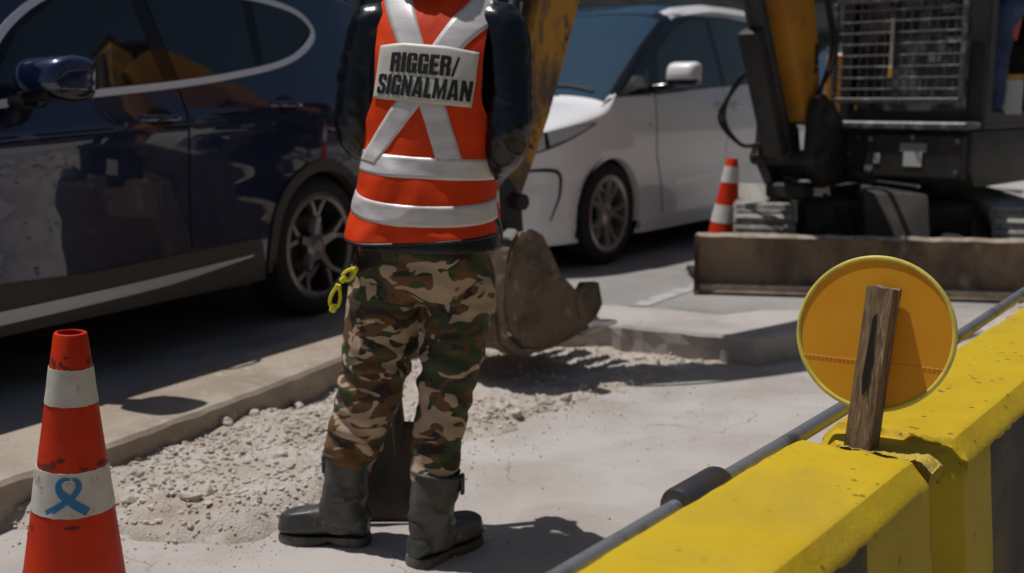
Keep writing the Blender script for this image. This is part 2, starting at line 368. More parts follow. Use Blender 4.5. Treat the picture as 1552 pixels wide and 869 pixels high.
# ------------------------------------------------------------------ vehicles
class Fn:
    def __init__(s, pts, sig):
        xs = np.array([p[0] for p in pts]); ys = np.array([p[1] for p in pts]); k = np.argsort(xs); xs = xs[k]; ys = ys[k]
        s.g = np.arange(xs[0] - .4, xs[-1] + .4, .005); v = np.interp(s.g, xs, ys)
        if sig: n = int(sig * 4 / .005); w = np.exp(-.5 * (np.arange(-n, n + 1) * .005 / sig) ** 2); w /= w.sum(); v = np.convolve(np.pad(v, n, mode='edge'), w, 'valid')
        s.v = v
    def __call__(s, x): return np.interp(x, s.g, s.v)
class Body:
    def __init__(s, top, plan, kz, x0, x1, zb=.24, r=.10, shift=0., sigt=.05, sigp=.05):
        s.T = Fn(top, sigt); s.P = Fn(plan, sigp); s.K = Fn(kz, .018); s.x0 = x0; s.x1 = x1; s.zb = zb; s.r = r; s.sh = shift
    def side(s, x, z): return s.P(x) * s.K(z - s.sh * (x - .9) * -1 if s.sh else z)
    def zs(s, x): return s.T(x) - min(s.r, .5 * (s.T(x) - s.zb))
    def top(s, x, y):
        zz = s.zs(x); ys = s.side(x, zz); q = min(1., abs(y) / max(ys, 1e-4)); return zz + (s.T(x) - zz) * math.sqrt(max(0, 1 - q ** 4))
    def nside(s, x, z, e=.006):
        dx = (s.side(x + e, z) - s.side(x - e, z)) / (2 * e); dz = (s.side(x, z + e) - s.side(x, z - e)) / (2 * e); return Vector((-dx, 1, -dz)).normalized()
    def ntop(s, x, y, e=.006):
        dx = (s.top(x + e, y) - s.top(x - e, y)) / (2 * e); dy = (s.top(x, y + e) - s.top(x, y - e)) / (2 * e); return Vector((-dx, -dy, 1)).normalized()
    def shell(s, name, mat, parent, arches, ra):
        n = int((s.x1 - s.x0) / .024); xs = np.linspace(s.x0, s.x1, n); ns = 44; nt = 16; V = []; half = ns + nt; F = []; Z = []
        for x in xs:
            zz = s.zs(x); row = []
            for j in range(ns): z = s.zb + (zz - s.zb) * j / (ns - 1); row.append((x, s.side(x, z), z))
            ys = s.side(x, zz)
            for j in range(1, nt + 1):
                a = PI / 2 * j / nt; y = ys * math.cos(a) ** .5 if j < nt else 0; row.append((x, y, s.top(x, y)))
            V.append(row)
        V = np.array(V); kill = np.zeros((n, half), bool)
        for ax, az in arches:
            d = np.hypot(V[:, :, 0] - ax, V[:, :, 2] - az); kill |= (d < ra) & (np.arange(half)[None, :] < ns)
        # faces whose four corners are inside go; the rest snap to the arch
        vid = {}; out = []
        def vert(i, j, sgn):
            if j == half - 1: sgn = 1
            k = (i, j, sgn)
            if k not in vid:
                x, y, z = V[i, j]
                if kill[i, j]:
                    for ax, az in arches:
                        d = math.hypot(x - ax, z - az)
                        if d < ra: x = ax + (x - ax) * ra / max(d, 1e-6); z = max(s.zb, az + (z - az) * ra / max(d, 1e-6)); y = s.side(x, z)
                vid[k] = len(out); out.append((x, y * sgn, z))
            return vid[k]
        for i in range(n - 1):
            for j in range(half - 1):
                c = kill[i, j], kill[i + 1, j], kill[i + 1, j + 1], kill[i, j + 1]
                if all(c): continue
                for sgn in (1, -1):
                    q = [vert(i, j, sgn), vert(i + 1, j, sgn), vert(i + 1, j + 1, sgn), vert(i, j + 1, sgn)]
                    if sgn == 1: q = q[::-1]
                    F.append(q)
        for i in (0, n - 1):
            for j in range(half - 1):
                q = [vert(i, j, 1), vert(i, j + 1, 1), vert(i, j + 1, -1), vert(i, j, -1)]
                q = list(dict.fromkeys(q)); F.append(q if i == 0 else q[::-1])
        me = pyd(name, out, F); return link(name, me, mat, parent, True, 50)
    def patch(s, name, poly, off, mat, parent, kind='side', sgn=1, grid=.035, skirt=.012, dens=.05):
        """panel cut to an outline that follows the body surface; poly is (x,z) on the side or (x,y) on top"""
        pts = []
        for a, b in zip(poly, poly[1:] + poly[:1]):
            n = max(1, int(math.dist(a, b) / dens))
            pts += [Vector((a[0] + (b[0] - a[0]) * i / n, a[1] + (b[1] - a[1]) * i / n)) for i in range(n)]
        nb = len(pts); edges = [(i, (i + 1) % nb) for i in range(nb)]; P = np.array([p[:] for p in pts])
        def inside(x, y):
            c = False
            for i in range(nb):
                a = P[i]; b = P[(i + 1) % nb]
                if (a[1] > y) != (b[1] > y) and x < (b[0] - a[0]) * (y - a[1]) / (b[1] - a[1]) + a[0]: c = not c
            return c
        allp = list(pts)
        for x in np.arange(P[:, 0].min() + grid * .5, P[:, 0].max(), grid):
            for y in np.arange(P[:, 1].min() + grid * .5, P[:, 1].max(), grid):
                if inside(x, y) and np.min(np.hypot(P[:, 0] - x, P[:, 1] - y)) > grid * .4: allp.append(Vector((x, y)))
        r = delaunay_2d_cdt(allp, edges, [list(range(nb))], 1, 1e-6)
        V = []; NN = []
        for p in r[0]:
            if kind == 'side': q = Vector((p[0], s.side(p[0], p[1]), p[1])); nn = s.nside(p[0], p[1])
            else: q = Vector((p[0], p[1], s.top(p[0], p[1]))); nn = s.ntop(p[0], p[1])
            q = q + nn * off
            if sgn < 0: q.y *= -1; nn.y *= -1
            V.append(q); NN.append(nn)
        F = [list(f) for f in r[2]]; out = []
        cnt = {}
        for f in F:
            a, b, c = (V[i] for i in f)
            if (b - a).cross(c - a).dot(NN[f[0]]) < 0: f.reverse()
            out.append(f)
            for i in range(3): k = (f[i], f[(i + 1) % 3]); cnt[k] = 1
        rim = [k for k in cnt if (k[1], k[0]) not in cnt]; low = {}
        for a, b in rim:
            for i in (a, b):
                if i not in low: low[i] = len(V); V.append(V[i] - NN[i] * skirt); NN.append(NN[i])
            out.append([b, a, low[a], low[b]])
        me = pyd(name, V, out); me.polygons.foreach_set('use_smooth', [True] * len(me.polygons)); me.set_sharp_from_angle(angle=R(40))
        return link(name, me, mat, parent)
    def stroke(s, name, pts, w, off, mat, parent, sgn=1, kind='side', skirt=.01):
        P = [Vector((p[0], p[1], 0)) for p in pts]; P = spline(P, 6); k = len(P); ww = w if isinstance(w, list) else [w] * len(pts)
        ww = np.interp(np.linspace(0, 1, k), np.linspace(0, 1, len(ww)), ww); L = []; Q = []
        for i in range(k):
            t = (P[min(i + 1, k - 1)] - P[max(i - 1, 0)]).normalized(); n = Vector((-t.y, t.x, 0)); L.append(P[i] + n * ww[i] / 2); Q.append(P[i] - n * ww[i] / 2)
        v = []; f = []
        for a, b in zip(L, Q):
            for p, o in ((a, off - skirt), (a, off), (b, off), (b, off - skirt)):
                if kind == 'side': q = Vector((p.x, s.side(p.x, p.y), p.y)) + s.nside(p.x, p.y) * o
                else: q = Vector((p.x, p.y, s.top(p.x, p.y))) + s.ntop(p.x, p.y) * o
                q.y *= sgn; v.append(q)
        for i in range(k - 1):
            for j in range(3): f.append((i * 4 + j, i * 4 + j + 1, i * 4 + j + 5, i * 4 + j + 4))
        f += [(0, 1, 2, 3), tuple((k - 1) * 4 + j for j in (3, 2, 1, 0))]
        me = pyd(name, v, f); bm = bmesh.new(); bm.from_mesh(me); bmesh.ops.recalc_face_normals(bm, faces=bm.faces); bm.to_mesh(me); bm.free()
        return link(name, me, mat, parent, True, 40)

def make_wheel(parent, rt, rr, width, style, mat, x, y, sgn):
    w = empty('wheel', (x, y, rt)); w.parent = parent; h = width / 2
    t = MB().lathe([(rr - .01, -h * .75), (rr + .012, -h * .88), (rr + .03, -h), (rt - .05, -h), (rt - .018, -h * .9), (rt, -h * .7), (rt, h * .7), (rt - .018, h * .9), (rt - .05, h), (rr + .03, h), (rr + .012, h * .88), (rr - .01, h * .75)], 64, 'Y')
    t.build('tyre', MATS['rubber'], w)
    MB().lathe([(rr - .004, h * .80 * sgn), (rr + .012, h * .84 * sgn), (rr + .014, h * .90 * sgn), (rr - .006, h * .93 * sgn), (rr - .022, h * .85 * sgn), (rr - .03, -h * .4 * sgn), (rr - .05, -h * .5 * sgn)], 64, 'Y').build('rim', mat, w)
    MB().lathe([(.001, h * .1 * sgn), (.15, h * .1 * sgn), (.15, h * .02 * sgn), (.001, h * .02 * sgn)], 40, 'Y').build('brake_disc', MATS['grey_plastic'], w)
    MB().lathe([(.001, h * .80 * sgn), (.03, h * .80 * sgn), (.036, h * .76 * sgn), (.075, h * .68 * sgn), (.08, h * .4 * sgn), (.001, h * .4 * sgn)], 32, 'Y').build('hub', mat, w)
    MB().lathe([(.001, -h * .5 * sgn), (rr - .02, -h * .5 * sgn)], 40, 'Y').build('barrel_back', MATS['door_gap'], w)
    def spoke(a0, a1, w0, w1, r0=.05, r1=None):
        r1 = r1 or rr - .012; m = MB(); v = []; K = 6
        for i in range(K + 1):
            q = i / K; r = r0 + (r1 - r0) * q; a = a0 + (a1 - a0) * (q ** 1.2); ww = w0 + (w1 - w0) * q; yy = h * (.70 + .14 * q)
            c = Vector((math.cos(a), 0, math.sin(a))); n = Vector((-math.sin(a), 0, math.cos(a)))
            for (d, e) in ((-.5, -.03), (-.32, 0), (.32, 0), (.5, -.03)): p = c * r + n * (ww * d); v.append((p.x, (yy + e) * sgn, p.z))
        f = [(i * 4 + j, i * 4 + j + 1, i * 4 + j + 5, i * 4 + j + 4) for i in range(K) for j in range(3)]
        m.raw(v, f).build('spoke', mat, w)
    if style == 'y':
        for k in range(5):
            a = 2 * PI * k / 5 + PI / 2
            spoke(a, a, .075, .052, .05, rr * .56)
            for q in (-1, 1): spoke(a + q * .04, a + q * .25, .040, .036, rr * .5)
    else:
        for k in range(5):
            a = 2 * PI * k / 5 + PI / 2 + .35
            for q in (-1, 1): spoke(a + q * .10, a + q * .26, .042, .030)
    return w
def arch_ring(B, ax, az, r0, r1, off, mat, parent, sgn, name='arch_trim', a0=-12, a1=192):
    v = []; f = []; K = 40
    for i in range(K + 1):
        a = R(a0 + (a1 - a0) * i / K)
        for (r, o) in ((r1, -.005), (r1, off), (r0, off), (r0 - .004, -.05)):
            x = ax + r * math.cos(a); z = max(.2, az + r * math.sin(a)); v.append((x, (B.side(x, z) + o) * sgn, z))
    for i in range(K):
        for j in range(3): f.append((i * 4 + j, i * 4 + j + 1, i * 4 + j + 5, i * 4 + j + 4))
    return MB().raw(v, f).build(name, mat, parent)
def wheelhouse(ax, az, r, y0, y1, parent):
    v = []; f = []; K = 28
    for i in range(K + 1):
        a = R(-20 + 220 * i / K); v += [(ax + r * math.cos(a), y0, az + r * math.sin(a)), (ax + r * math.cos(a), y1, az + r * math.sin(a))]
    for i in range(K): f.append((2 * i, 2 * i + 1, 2 * i + 3, 2 * i + 2))
    f.append(tuple(2 * i for i in range(K + 1)))
    return MB().raw(v, f).build('wheelhouse', MATS['door_gap'], parent)
def mirror(B, parent, x, z, y, paint, sgn, size=(.12, .20, .17)):
    """door mirror: shell, lower cover, stalk, glass"""
    root = empty('door_mirror', (x, y * sgn, z)); root.parent = parent
    sx, sy, sz = size
    def shell(lo, hi):
        rings = []
        for j in range(13):
            t = j / 12; z = lo + (hi - lo) * t; u = z / (sz / 2); k = max(.05, 1 - abs(u) ** 4.5) ** .5
            rings.append(ellring((0.02 * (u > 0) * -u, 0, z), sx * k * .9, sy / 2 * (.6 + .4 * k), 28, .55))
        return rings_vf(rings)
    v, f = shell(-sz * .22, sz * .5); MB().raw(v, f).build('mirror_shell', paint, root)
    v, f = shell(-sz * .5, -sz * .225); MB().raw(v, f).build('lower_cover', MATS['gloss_black'], root)
    MB().tube(spline([(0, -sgn * sy * .3, -sz * .42), (.03, -sgn * sy * .6, -sz * .5), (.05, -sgn * sy * 1.0, -sz * .55)], 5), [(.03, .045)] * 11, 12).build('stalk', MATS['gloss_black'], root)
    MB().box((-sx * .82, 0, .015), (.012, sy * .8, sz * .62), bev=.004).build('mirror_glass', MATS['glass'], root)
    return root
def handle(B, parent, x, z, paint, sgn, L=.22):
    y = B.side(x, z); n = B.nside(x, z); m = MB(); pts = []
    for t in np.linspace(-1, 1, 9): pts.append(Vector((x + t * L / 2, (B.side(x + t * L / 2, z) + .034 * (1 - t ** 4) + .0) * sgn, z)))
    m.tube(pts, [(.014, .010)] * 9, 10); return m.build('handle', paint, parent)

# ---- dark blue SUV
SUV = Body(top=[(-.97, .62), (-.95, .85), (-.90, 1.08), (-.78, 1.34), (-.68, 1.60), (-.58, 1.70), (-.2, 1.745), (.5, 1.765), (1.1, 1.75), (1.5, 1.685), (1.75, 1.56), (2.1, 1.33), (2.42, 1.13), (2.6, 1.09), (3.1, 1.04), (3.45, .96), (3.62, .86), (3.70, .70), (3.74, .5)],
           plan=[(-.97, .62), (-.90, .78), (-.75, .87), (-.4, .925), (0, .945), (1, .945), (2.6, .945), (3.1, .92), (3.4, .86), (3.6, .74), (3.70, .58), (3.74, .45)],
           kz=[(.2, .93), (.3, .965), (.42, .982), (.55, .978), (.72, .980), (.88, .992), (1.0, 1.0), (1.03, .998), (1.09, .972), (1.15, .950), (1.20, .928), (1.4, .845), (1.6, .765), (1.8, .69)],
           x0=-.97, x1=3.74, zb=.25, r=.10, shift=.05)
ANG_S = R(62); u_s = Vector((math.cos(ANG_S), math.sin(ANG_S), 0))
suv = empty('sport_utility_car', (0, 0, RZ), ANG_S + PI)
nrm_s = Vector((u_s.y, -u_s.x, 0)); suv.location = Vector((-.984, 5.747, RZ)) - nrm_s * .90
tag(suv, 'dark navy blue SUV with bright window trim, at the left beside the kerb', 'car')
AR = .385; AZ = .365
SUV.shell('body', MATS['navy_paint'], suv, [(0, AZ), (2.864, AZ)], AR)
DLO = [(1.99, 1.075), (1.7, 1.105), (.95, 1.17), (.45, 1.235), (.18, 1.29), (.0, 1.36), (-.10, 1.435), (-.08, 1.50), (.02, 1.55), (.25, 1.585), (.7, 1.605), (1.15, 1.59), (1.45, 1.525), (1.7, 1.39), (1.9, 1.20)]
for sg in (1, -1):
    SUV.patch('window_surround', DLO, .002, MATS['gloss_black'], suv, sgn=sg)
    panes = [[(1.86, 1.11), (1.7, 1.122), (1.03, 1.18), (1.07, 1.575), (1.2, 1.565), (1.45, 1.50), (1.68, 1.36), (1.84, 1.18)],
             [(.94, 1.188), (.5, 1.245), (.42, 1.26), (.36, 1.583), (.7, 1.59), (.98, 1.58)],
             [(.36, 1.27), (.2, 1.305), (.04, 1.37), (-.06, 1.44), (-.045, 1.49), (.04, 1.535), (.3, 1.575)]]
    for p in panes: SUV.patch('window', p, .0045, MATS['glass'], suv, sgn=sg, skirt=.003)
    SUV.stroke('window_trim', DLO[:1] + [((a[0]), a[1]) for a in DLO[1:]] + DLO[:1], .028, .009, MATS['chrome'], suv, sgn=sg)
    fd = [(2.02, 1.05), (1.7, 1.085), (.963, 1.145), (.963, .46), (2.06, .42), (2.10, .75)]
    rd = [(.950, 1.147), (.45, 1.21), (.17, 1.27), (.09, 1.20), (.12, 1.0), (.22, .86), (.36, .72), (.44, .56), (.48, .465), (.950, .46)]
    for p, hx, hz_ in ((fd, 1.11, 1.03), (rd, .29, 1.085)):
        d = SUV.patch('door', p, .0035, MATS['navy_paint'], suv, sgn=sg); handle(SUV, d, hx, hz_, MATS['navy_paint'], sg)
        c_ = SUV.patch('handle_recess', [(hx + .075 * math.cos(a), hz_ + .042 * math.sin(a)) for a in np.linspace(0, 2 * PI, 20)[:-1]], .0042, MATS['gloss_black'], d, sgn=sg, skirt=.003, grid=.03)
    SUV.stroke('door_seam', [(.9565, 1.15), (.9565, .8), (.9565, .46)], .010, .0012, MATS['door_gap'], suv, sgn=sg)
    SUV.patch('sill_cladding', [(2.42, .25), (2.42, .46), (1.5, .43), (.50, .46), (.44, .25)], .009, MATS['grey_plastic'], suv, sgn=sg)
    SUV.stroke('sill_trim', [(2.3, .315), (1.7, .325), (1.1, .345), (.56, .385)], [.052, .05, .046, .008], .016, MATS['satin_metal'], suv, sgn=sg)
    for ax in (0, 2.864):
        arch_ring(SUV, ax, AZ, AR, AR + .055, .012, MATS['grey_plastic'], suv, sg)
        make_wheel(suv, .362, .262, .25, 'y', MATS['alloy_dark'], ax, sg * .785, sg)
        wheelhouse(ax, AZ, AR + .02, sg * .50, sg * .93, suv)
    mirror(SUV, suv, 1.75, 1.18, 1.075, MATS['navy_paint'], sg, (.125, .25, .17))
    SUV.patch('headlight', [(3.2, .88), (3.5, .86), (3.68, .78), (3.66, .70), (3.4, .76)], .004, MATS['lamp_glass'], suv, sgn=sg)
    SUV.patch('tail_light', [(-.45, 1.06), (-.75, 1.04), (-.9, .98), (-.88, .88), (-.6, .92)], .004, M('red_lens', (.25, .01, .01), .1) if 'red_lens' not in MATS else MATS['red_lens'], suv, sgn=sg)
SUV.patch('windscreen', [(1.62, -.56), (1.62, .56), (2.36, .70), (2.36, -.70)], .003, MATS['glass'], suv, 'top')
SUV.patch('rear_window', [(-.70, -.5), (-.70, .5), (-.84, .6), (-.84, -.6)], .003, MATS['glass'], suv, 'top')
MB().box((1.4, 0, .30), (4.3, 1.5, .14), bev=.03).build('underbody', MATS['door_gap'], suv)
MB().box((-.99, 0, .86), (.02, .52, .12)).build('number_plate', MATS['white_line'], suv)

# ---- white people carrier
VAN = Body(top=[(-3.9, .5), (-3.88, .8), (-3.82, 1.1), (-3.7, 1.50), (-3.55, 1.75), (-3.3, 1.84), (-2.6, 1.89), (-1.8, 1.885), (-1.3, 1.83), (-1.0, 1.745), (-.6, 1.53), (-.2, 1.28), (.08, 1.10), (.25, 1.065), (.55, 1.0), (.78, .90), (.88, .77), (.93, .6), (.95, .45)],
           plan=[(-3.9, .60), (-3.82, .74), (-3.6, .84), (-3.0, .895), (-2, .90), (-.2, .90), (.15, .888), (.45, .845), (.68, .76), (.82, .64), (.90, .50), (.95, .36)],
           kz=[(.15, .95), (.3, .985), (.5, .992), (.58, .985), (.8, .995), (.95, .99), (1.08, .975), (1.16, .955), (1.3, .912), (1.5, .845), (1.7, .775), (1.9, .71)], x0=-3.9, x1=.95, zb=.18, r=.10, sigt=.045, sigp=.04)
def build_van(loc, ang, label):
    van = empty('people_carrier', (0, 0, RZ), ang + PI); u = Vector((math.cos(ang), math.sin(ang), 0)); van.location = Vector((loc[0], loc[1], RZ)) - Vector((u.y, -u.x, 0)) * .875
    tag(van, label, 'van'); ra = .375; az = .345
    bo = VAN.shell('body', MATS['white_paint'], van, [(0, az), (-2.95, az)], ra); bo.data.materials.append(MATS['gloss_black'])
    for p in bo.data.polygons:
        if -1.12 < p.center.x < .10 and p.center.z > 1.135 - .06 * max(0, p.center.x): p.material_index = 1
    D = [(.12, 1.06), (.02, 1.115), (-.3, 1.132), (-.62, 1.15), (-2.1, 1.22), (-3.0, 1.27), (-3.4, 1.33), (-3.5, 1.45), (-3.35, 1.66), (-3.0, 1.73), (-2.1, 1.76), (-1.5, 1.74), (-1.22, 1.715), (-1.0, 1.635), (-.6, 1.42), (-.2, 1.18)]
    for sg in (1, -1):
        VAN.patch('window_surround', D, .002, MATS['gloss_black'], van, sgn=sg)
        for p, mt in (([(-.12, 1.135), (-.55, 1.152), (-.57, 1.33), (-.3, 1.19)], 'glass_green'), ([(-.66, 1.16), (-1.72, 1.21), (-1.69, 1.725), (-1.48, 1.71), (-1.15, 1.63), (-.76, 1.43)], 'glass_green'),
                  ([(-1.80, 1.212), (-2.7, 1.262), (-2.68, 1.72), (-2.1, 1.742), (-1.77, 1.73)], 'glass_green'), ([(-2.78, 1.268), (-3.3, 1.32), (-3.45, 1.45), (-3.3, 1.65), (-2.76, 1.715)], 'glass_green')):
            VAN.patch('window', p, .0045, MATS[mt], van, sgn=sg, skirt=.003)
        fd = [(-.60, 1.135), (-1.745, 1.20), (-1.745, .30), (-.72, .30), (-.66, .6), (-.60, .75)]; rd = [(-1.757, 1.20), (-2.75, 1.255), (-2.75, .85), (-2.58, .66), (-2.5, .48), (-2.5, .30), (-1.757, .30)]
        for p, hx in ((fd, -1.60), (rd, -1.90)):
            d = VAN.patch('door', p, .003, MATS['white_paint'], van, sgn=sg); handle(VAN, d, hx, 1.05, MATS['white_paint'], sg, .17)
            VAN.patch('handle_recess', [(hx + .06 * math.cos(a), 1.05 + .035 * math.sin(a)) for a in np.linspace(0, 2 * PI, 16)[:-1]], .0036, MATS['alloy'], d, sgn=sg, skirt=.002, grid=.03)
        VAN.stroke('door_seam', [(-1.751, 1.2), (-1.751, .7), (-1.751, .30)], .009, .001, MATS['door_gap'], van, sgn=sg)
        VAN.stroke('door_seam', [(-.594, 1.13), (-.594, .75), (-.655, .58), (-.715, .3)], .009, .001, MATS['door_gap'], van, sgn=sg)
        VAN.stroke('side_trim', [(-.86, .505), (-1.4, .53), (-2.1, .545), (-2.45, .55)], [.022, .03, .03, .02], .008, MATS['chrome'], van, sgn=sg)
        VAN.patch('sill', [(-.40, .18), (-.40, .25), (-.70, .285), (-2.55, .285), (-2.55, .18)], .012, MATS['white_paint'], van, sgn=sg)
        hl = VAN.patch('headlight', [(.19, .955), (.42, .945), (.66, .90), (.84, .84), (.90, .76), (.86, .72), (.60, .80), (.32, .90)], .003, MATS['gloss_black'], van, sgn=sg)
        VAN.patch('lamp_lens', [(.235, .948), (.44, .938), (.63, .905), (.61, .815), (.34, .903)], .007, MATS['lamp_glass'], hl, sgn=sg, skirt=.004)
        VAN.patch('lamp_lens', [(.65, .89), (.83, .835), (.875, .765), (.85, .735), (.645, .80)], .007, MATS['lamp_glass'], hl, sgn=sg, skirt=.004)
        VAN.stroke('bumper_slot', [(.80, .66), (.62, .665), (.53, .63), (.535, .50), (.60, .34)], [.014, .022, .022, .016, .008], .004, MATS['door_gap'], van, sgn=sg)
        VAN.patch('tail_light', [(-3.6, 1.3), (-3.75, 1.2), (-3.82, .95), (-3.7, .9), (-3.55, 1.1)], .004, MATS['red_lens'], van, sgn=sg)
        VAN.stroke('badge', [(-.47, .93), (-.52, .93)], .02, .004, MATS['alloy'], van, sgn=sg)
        for ax in (0, -2.95):
            arch_ring(VAN, ax, az, ra, ra + .02, .004, MATS['white_paint'], van, sg)
            make_wheel(van, .345, .245, .22, 'twin', MATS['alloy'], ax, sg * .765, sg); wheelhouse(ax, az, ra + .02, sg * .5, sg * .885, van)
        mirror(VAN, van, -.66, 1.28, 1.06, MATS['white_paint'], sg, (.10, .23, .17))
        VAN.stroke('roof_rail', [(-1.1, .655), (-1.5, .66), (-2.2, .655), (-3.2, .63)], [.02, .09, .09, .05], .006, MATS['white_paint'], van, sgn=sg, kind='top')
    VAN.patch('windscreen', [(-.98, -.68), (-.98, .68), (.02, .82), (.02, -.82)], .003, MATS['glass_blue'], van, 'top')
    VAN.patch('glass_roof', [(-1.0, -.60), (-1.0, .60), (-2.2, .60), (-2.2, -.60)], .003, MATS['glass_blue'], van, 'top')
    for a in ((-.1, -.35), (-.1, .1)):
        VAN.stroke('wiper', [(a[0] + .1, a[1]), (a[0] + .03, a[1] + .3), (a[0] + .06, a[1] + .6)], .02, .015, MATS['rubber'], van, kind='top')
    MB().box((-1.5, 0, .24), (4.4, 1.4, .12), bev=.03).build('underbody', MATS['door_gap'], van)
    VAN.patch('grille', [(.90, .62), (.93, .56), (.93, .46), (.88, .5)], .004, MATS['gloss_black'], van)
    return van
ANG_V = R(54.5)
van = build_van((.668, 7.543), ANG_V, 'white people carrier with its front wheel and mirror facing the excavator arm')
v2 = copy_tree(van); v2.location = van.location + Vector((math.cos(R(56)), math.sin(R(56)), 0)) * 6.1 + Vector((.45, -.1, 0)); v2['label'] = 'white people carrier mostly hidden behind the excavator boom'
van['group'] = v2['group'] = 'white vans queueing in the lane'

# ------------------------------------------------------------------ barriers, sign, pipe, cones
def stripe_paint(name, period, phase, zcut, x_from=None):
    m = M(name, (.55, .385, .016), .6, col2=(.50, .335, .012), scale=4, lo=.4, hi=.7, spec=.2, bump=.55, bscale=70, bd=.0035); N = m.node_tree.nodes; L = m.node_tree.links; b = N['Principled BSDF']
    old = b.inputs['Base Color'].links[0].from_socket
    tc = N.new('ShaderNodeTexCoord'); sx = N.new('ShaderNodeSeparateXYZ'); L.new(tc.outputs['Object'], sx.inputs[0])
    nz = N.new('ShaderNodeTexNoise'); nz.inputs['Scale'].default_value = 22; nz.inputs['Detail'].default_value = 6; L.new(tc.outputs['Object'], nz.inputs[0])
    def mth(op, a, b_=None, c=None):
        n = N.new('ShaderNodeMath'); n.operation = op
        for i, q in enumerate((a, b_, c)):
            if q is None: continue
            if isinstance(q, (int, float)): n.inputs[i].default_value = q
            else: L.new(q, n.inputs[i])
        return n.outputs[0]
    wob = mth('MULTIPLY', mth('SUBTRACT', nz.outputs['Fac'], .5), .022)
    x = mth('ADD', sx.outputs[0], mth('MULTIPLY', wob, .25)); fr = mth('FRACT', mth('DIVIDE', mth('ADD', x, phase), period))
    blk = mth('LESS_THAN', fr, .5); low = mth('LESS_THAN', mth('ADD', sx.outputs[2], wob), zcut); fac = mth('MULTIPLY', blk, low)
    bl = N.new('ShaderNodeTexNoise'); bl.inputs['Scale'].default_value = 6; bl.inputs['Detail'].default_value = 8; L.new(tc.outputs['Object'], bl.inputs[0])
    bc = N.new('ShaderNodeMix'); bc.data_type = 'RGBA'; L.new(bl.outputs['Fac'], bc.inputs['Factor']); bc.inputs['A'].default_value = (.022, .019, .017, 1); bc.inputs['B'].default_value = (.045, .038, .033, 1)
    # chips and stains in the paint
    ch = N.new('ShaderNodeTexNoise'); ch.inputs['Scale'].default_value = 26; ch.inputs['Detail'].default_value = 5; L.new(tc.outputs['Object'], ch.inputs[0])
    mr = N.new('ShaderNodeMapRange'); mr.inputs[1].default_value = .70; mr.inputs[2].default_value = .74; L.new(ch.outputs['Fac'], mr.inputs[0])
    c0 = N.new('ShaderNodeMix'); c0.data_type = 'RGBA'; L.new(mr.outputs[0], c0.inputs['Factor']); L.new(old, c0.inputs['A']); c0.inputs['B'].default_value = (.20, .14, .05, 1)
    mx = N.new('ShaderNodeMix'); mx.data_type = 'RGBA'; L.new(fac, mx.inputs['Factor']); L.new(c0.outputs['Result'], mx.inputs['A']); L.new(bc.outputs['Result'], mx.inputs['B']); L.new(mx.outputs['Result'], b.inputs['Base Color'])
    weather(m, 0, .01, (.34, .24, .05), .60, .21, (.14, .10, .025), 34, .5)
    return m
BD = R(53.2); HB = .62
def barrier_mesh(name, x0, x1, rough0=0., rough1=0., chips=(), broken=0.):
    """jersey barrier cast along x: profile (y, z)"""
    half = [(.10, HB), (.106, HB - .002), (.134, HB - .034), (.138, HB - .042), (.155, HB - .22), (.17, .24), (.26, .13), (.265, .02), (.265, 0)]
    prof = [(-y, z) for y, z in half[::-1]] + [(0, HB)] + half; fine = []
    for a, b in zip(prof, prof[1:]):
        n = max(1, int(math.dist(a, b) / (.010 if min(a[1], b[1]) > HB - .09 else .03))); fine += [(a[0] + (b[0] - a[0]) * i / n, a[1] + (b[1] - a[1]) * i / n) for i in range(n)]
    fine.append(prof[-1]); V = []; F = []; k = len(fine)
    xs = sorted(set([round(x0 + .004 * i, 4) for i in range(50)] + [round(x1 - .004 * i, 4) for i in range(30)] + [round(x0 + .016 * i, 4) for i in range(12, int((x1 - x0) / .016) - 7)])); nx = len(xs) - 1
    for i in range(nx + 1):
        x = xs[i]
        for (y, z) in fine:
            p = Vector((x, y, z)); n1 = noise.noise(p * 6) * .0022 + noise.noise(p * 19) * .0012 + noise.noise(p * 45) * .0006
            yy = y * (1 + n1 / .16); zz = z + (n1 if z > .3 else 0); xx = x
            for e, xe, s in ((rough0, x0, 1), (rough1, x1, -1)):
                d = abs(x - xe)
                if e and d < .10:
                    # worn rounded end corner
                    q = 1 - d / .10; rr = e * q * q; yy *= 1 - rr * (.8 + .8 * noise.noise(Vector((z * 12, y * 8, xe))))
                    if z > HB - .08: zz -= e * .12 * q ** 2 * (1 + 1.6 * noise.noise(Vector((x * 25, y * 25, 3))))
                    xx += s * .012 * q * noise.noise(Vector((y * 16, z * 16, xe * 3)))
            if broken:
                d = x - x0; yy *= 1 - .30 * max(0, 1 - d / .062) * (1 if z > .25 else .5)
                lim = .105 + .03 * noise.noise(Vector((y * 14, 3, 0))) + .012 * noise.noise(Vector((y * 40, 1, 0)))
                if z > HB - .05 and d < lim: zz -= broken * sstep(lim, lim - .012, d)
            V.append((xx, yy, zz))
    for i in range(nx):
        for j in range(k - 1): F.append((i * k + j, i * k + j + 1, (i + 1) * k + j + 1, (i + 1) * k + j))
    for i in (0, nx):
        c = len(V); V.append((V[i * k][0], 0, .3))
        for j in range(k - 1): F.append((i * k + j + 1, i * k + j, c) if i == 0 else (i * k + j, i * k + j + 1, c))
    # pock marks
    V = np.array(V)
    for (px, py, pr) in chips:
        d = np.hypot(V[:, 0] - px, V[:, 1] - py); s = (V[:, 2] > HB - .03) & (d < pr); V[s, 2] -= (1 - d[s] / pr) * pr * .35
    me = pyd(name, V, F); return me
jx, jy = .616, 1.943                                  # joint, centre of the top
